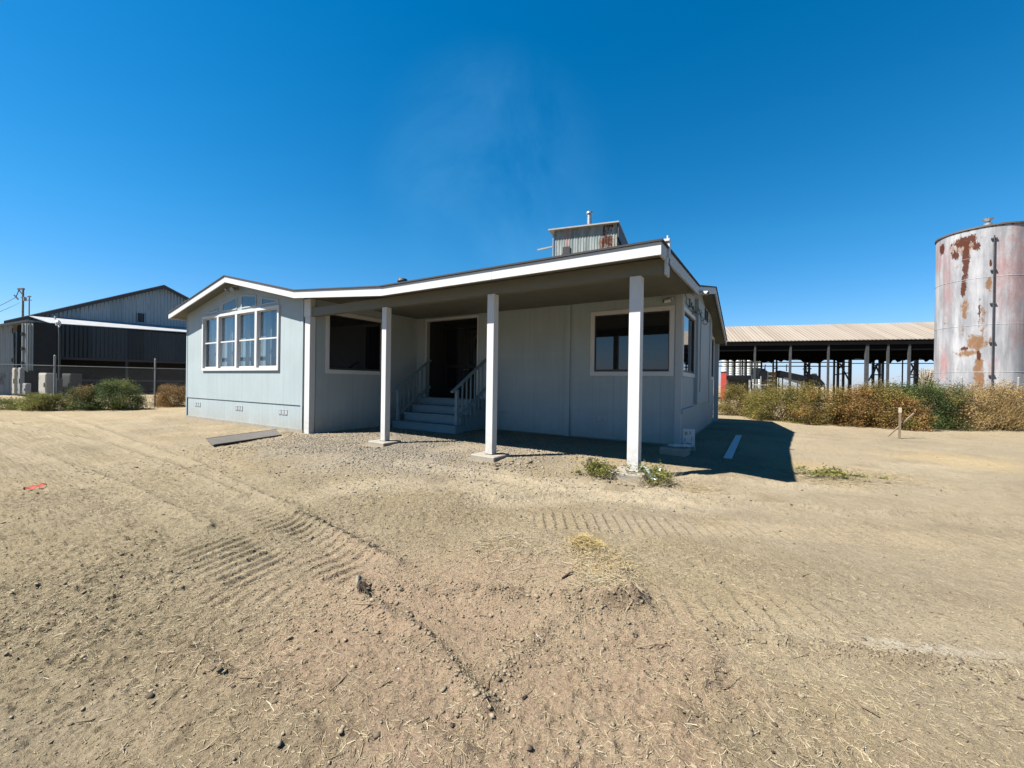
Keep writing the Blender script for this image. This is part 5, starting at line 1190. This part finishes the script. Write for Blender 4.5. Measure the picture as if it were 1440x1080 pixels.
for k in range(7): z_ = h * (k + .06) / 7; cr.box(-w / 2, w / 2, -.42, -.38, z_, z_ + h / 7 * .88); cr.box(-w / 2, w / 2, .38, .42, z_, z_ + h / 7 * .88); cr.box(-w / 2 + .001, -w / 2 + .04, -.378, .378, z_, z_ + h / 7 * .88); cr.box(w / 2 - .04, w / 2 - .001, -.378, .378, z_, z_ + h / 7 * .88)
cr.build("slats", "crate", e); MB().box(-w / 2 + .041, -w / 2 + .1, -.379, -.32, 0, h).box(w / 2 - .1, w / 2 - .041, -.379, -.32, 0, h).build("corner_posts", "crate", e)
# conveyor
D = 42; A_, B_ = at(1097, 525.5, D), at(1133, 535.5, D); A2, B2 = at(1097, 521, D), at(1133, 528.5, D)
e = empty("belt_conveyor", (A_.x, A_.y, 0), "dark sloping conveyor trough under the middle of the shed", "conveyor"); o = Vector((A_.x, A_.y, 0)); nrm = Vector((_f.x, _f.y, 0)).normalized()
MB().prism([tuple(A_ - Vector((0, 0, .35)) - o), tuple(B_ - Vector((0, 0, .05)) - o), tuple(B2 - o), tuple(A2 - o)], tuple(nrm * .7)).build("trough", "darksteel", e)
MB().prism([tuple(A_ - Vector((0, 0, .42)) - o - nrm * .01), tuple(B_ - Vector((0, 0, .12)) - o - nrm * .01), tuple(B_ - Vector((0, 0, .55)) - o - nrm * .01), tuple(at(1106, 531, D) - o - nrm * .01)], tuple(nrm * .3)).build("side_plate", "whitebox", e)
for t in (.1, .85):
    p = A_.lerp(B_, t) - o; MB().bar((p.x, p.y, 0), (p.x, p.y, p.z - .2), .1).bar((p.x + nrm.x * .6, p.y + nrm.y * .6, 0), (p.x + nrm.x * .6, p.y + nrm.y * .6, p.z - .2), .1).build("leg", "darksteel", e)
p = at(1106, 522, D) - o; MB().bar(tuple(p), (p.x, p.y, p.z + .7), .08).build("stay", "darksteel", e)
# pointed hopper
D = 42; q = [at(1142.5, 526, D), at(1148, 526, D), at(1160, 539.5, D), at(1160, 544, D), at(1143, 544, D)]; o = Vector((q[0].x, q[0].y, 0))
e = empty("steel_hopper", o, "dark wedge-shaped steel hopper right of the conveyor", "hopper")
MB().prism([tuple(p - o) for p in q], tuple(nrm * 1.0)).build("wedge_body", "darksteel", e); MB().bar(tuple(q[0] - o), tuple(q[1] - o), .12).build("lip", "greysteel", e)
MB().bar((.1, .1, 0), (.1, .1, 1.3), .1).bar(tuple(Vector((q[3].x, q[3].y, 0)) - o), tuple(q[3] - o), .1).build("leg", "darksteel", e)
# pale dry shrub behind the tank's left side
p = frame_at(1303, 52); e = empty("dry_shrub", p, "pale leafless twiggy shrub between the shed posts and the tank", "shrub")
tws = MB(); hs = ztop(1303, 517, 52)
for k in range(170):
    a = rr.uniform(0, 6.28); L_ = rr.uniform(.5, 1.0); r_ = rr.uniform(.3, 1.5)
    tws.tube([(.2 * math.cos(a), .2 * math.sin(a), 0), (r_ * .6 * math.cos(a), r_ * .6 * math.sin(a), hs * L_ * .6), (r_ * math.cos(a + .2), r_ * math.sin(a + .2), hs * L_), (r_ * 1.1 * math.cos(a + .5), r_ * 1.1 * math.sin(a + .5), hs * L_ * 1.03)], [.03, .035, .03, .012], 4, False)
tws.build("branches", "paleshrub", e)
p = gnd(1317, 602); tag(MB().prism([(p.x - .3, p.y, .03), (p.x + .3, p.y + .05, .03), (p.x + .25, p.y + .25, .06), (p.x - .2, p.y + .2, .10)], (0, 0, .02)).build("paper_scrap", "plasticwhite"), "white scrap of sheet lying at the foot of the dark green bush", "scrap")

# ---------------------------------------------------------------- light and sky
SD = Vector((.48, .53, -1.0)).normalized(); EL = math.asin(-SD.z); AZ = math.atan2(-SD.x, -SD.y)
sun = bpy.data.lights.new("sun", 'SUN'); sun.energy = 5.0; sun.angle = R(.53); sun.color = (1.0, .955, .88)
so = bpy.data.objects.new("sun", sun); col.objects.link(so); so.rotation_mode = 'QUATERNION'; so.rotation_quaternion = SD.to_track_quat('-Z', 'Y'); so.location = (-20, -20, 40)
w = bpy.data.worlds.new("World"); scene.world = w; w.use_nodes = True; nt = w.node_tree; nn, ll = nt.nodes, nt.links
bg = nn["Background"]; sky = nn.new("ShaderNodeTexSky"); sky.sky_type = 'NISHITA'; sky.sun_disc = False; sky.sun_elevation = EL; sky.sun_rotation = AZ
sky.air_density = 1.0; sky.dust_density = .1; sky.ozone_density = 5.0; sky.altitude = 20
bg.inputs[1].default_value = .050
hsv = nn.new("ShaderNodeHueSaturation"); hsv.inputs["Hue"].default_value = .492; hsv.inputs["Saturation"].default_value = 1.36; hsv.inputs["Value"].default_value = .93; ll.new(sky.outputs[0], hsv.inputs["Color"])
sz = nn.new('ShaderNodeSeparateXYZ'); tcz = nn.new('ShaderNodeTexCoord'); ll.new(tcz.outputs['Generated'], sz.inputs[0])
zr_ = nn.new('ShaderNodeMapRange'); ll.new(sz.outputs[2], zr_.inputs[0]); zr_.inputs[1].default_value = -.02; zr_.inputs[2].default_value = .30; zr_.inputs[3].default_value = 1; zr_.inputs[4].default_value = 0
tn = nn.new('ShaderNodeMix'); tn.data_type = 'RGBA'; tn.blend_type = 'MULTIPLY'; ll.new(zr_.outputs[0], tn.inputs[0]); ll.new(hsv.outputs[0], tn.inputs[6]); tn.inputs[7].default_value = (.84, .76, .93, 1)
zr2 = nn.new('ShaderNodeMapRange'); ll.new(sz.outputs[2], zr2.inputs[0]); zr2.inputs[1].default_value = .0; zr2.inputs[2].default_value = .09; zr2.inputs[3].default_value = 1; zr2.inputs[4].default_value = 0
tn2 = nn.new('ShaderNodeMix'); tn2.data_type = 'RGBA'; tn2.blend_type = 'MULTIPLY'; ll.new(zr2.outputs[0], tn2.inputs[0]); ll.new(tn.outputs[2], tn2.inputs[6]); tn2.inputs[7].default_value = (.55, .72, 1.0, 1)
# thin drift of high haze over the roof
tc = nn.new("ShaderNodeTexCoord"); no = nn.new("ShaderNodeTexNoise"); no.inputs["Scale"].default_value = 3; no.inputs["Detail"].default_value = 7; no.inputs["Roughness"].default_value = .6; no.inputs["Distortion"].default_value = .6
ll.new(tc.outputs["Generated"], no.inputs["Vector"])
hz = (ray(690, 262)).normalized()
dp = nn.new("ShaderNodeVectorMath"); dp.operation = 'DOT_PRODUCT'; ll.new(tc.outputs["Generated"], dp.inputs[0]); dp.inputs[1].default_value = hz
mr = nn.new("ShaderNodeMapRange"); ll.new(dp.outputs["Value"], mr.inputs[0]); mr.inputs[1].default_value = .960; mr.inputs[2].default_value = 1.0; mr.interpolation_type = 'SMOOTHSTEP'
mr2 = nn.new("ShaderNodeMapRange"); ll.new(no.outputs[0], mr2.inputs[0]); mr2.inputs[1].default_value = .36; mr2.inputs[2].default_value = .75
mu = nn.new("ShaderNodeMath"); mu.operation = 'MULTIPLY'; ll.new(mr.outputs[0], mu.inputs[0]); ll.new(mr2.outputs[0], mu.inputs[1])
mu2 = nn.new("ShaderNodeMath"); mu2.operation = 'MULTIPLY'; ll.new(mu.outputs[0], mu2.inputs[0]); mu2.inputs[1].default_value = .15
mx = nn.new("ShaderNodeMix"); mx.data_type = 'RGBA'; ll.new(mu2.outputs[0], mx.inputs[0]); ll.new(tn2.outputs[2], mx.inputs[6]); mx.inputs[7].default_value = (2.0, 5.0, 7.6, 1)
ll.new(mx.outputs[2], bg.inputs[0])
vs = scene.view_settings; scene.display_settings.display_device = 'sRGB'; vs.view_transform = 'Standard'; vs.look = 'None'; vs.gamma = 1; vs.exposure = 1.77; vs.use_curve_mapping = False
scene.cycles.max_bounces = 8; scene.cycles.diffuse_bounces = 4; scene.cycles.transparent_max_bounces = 8
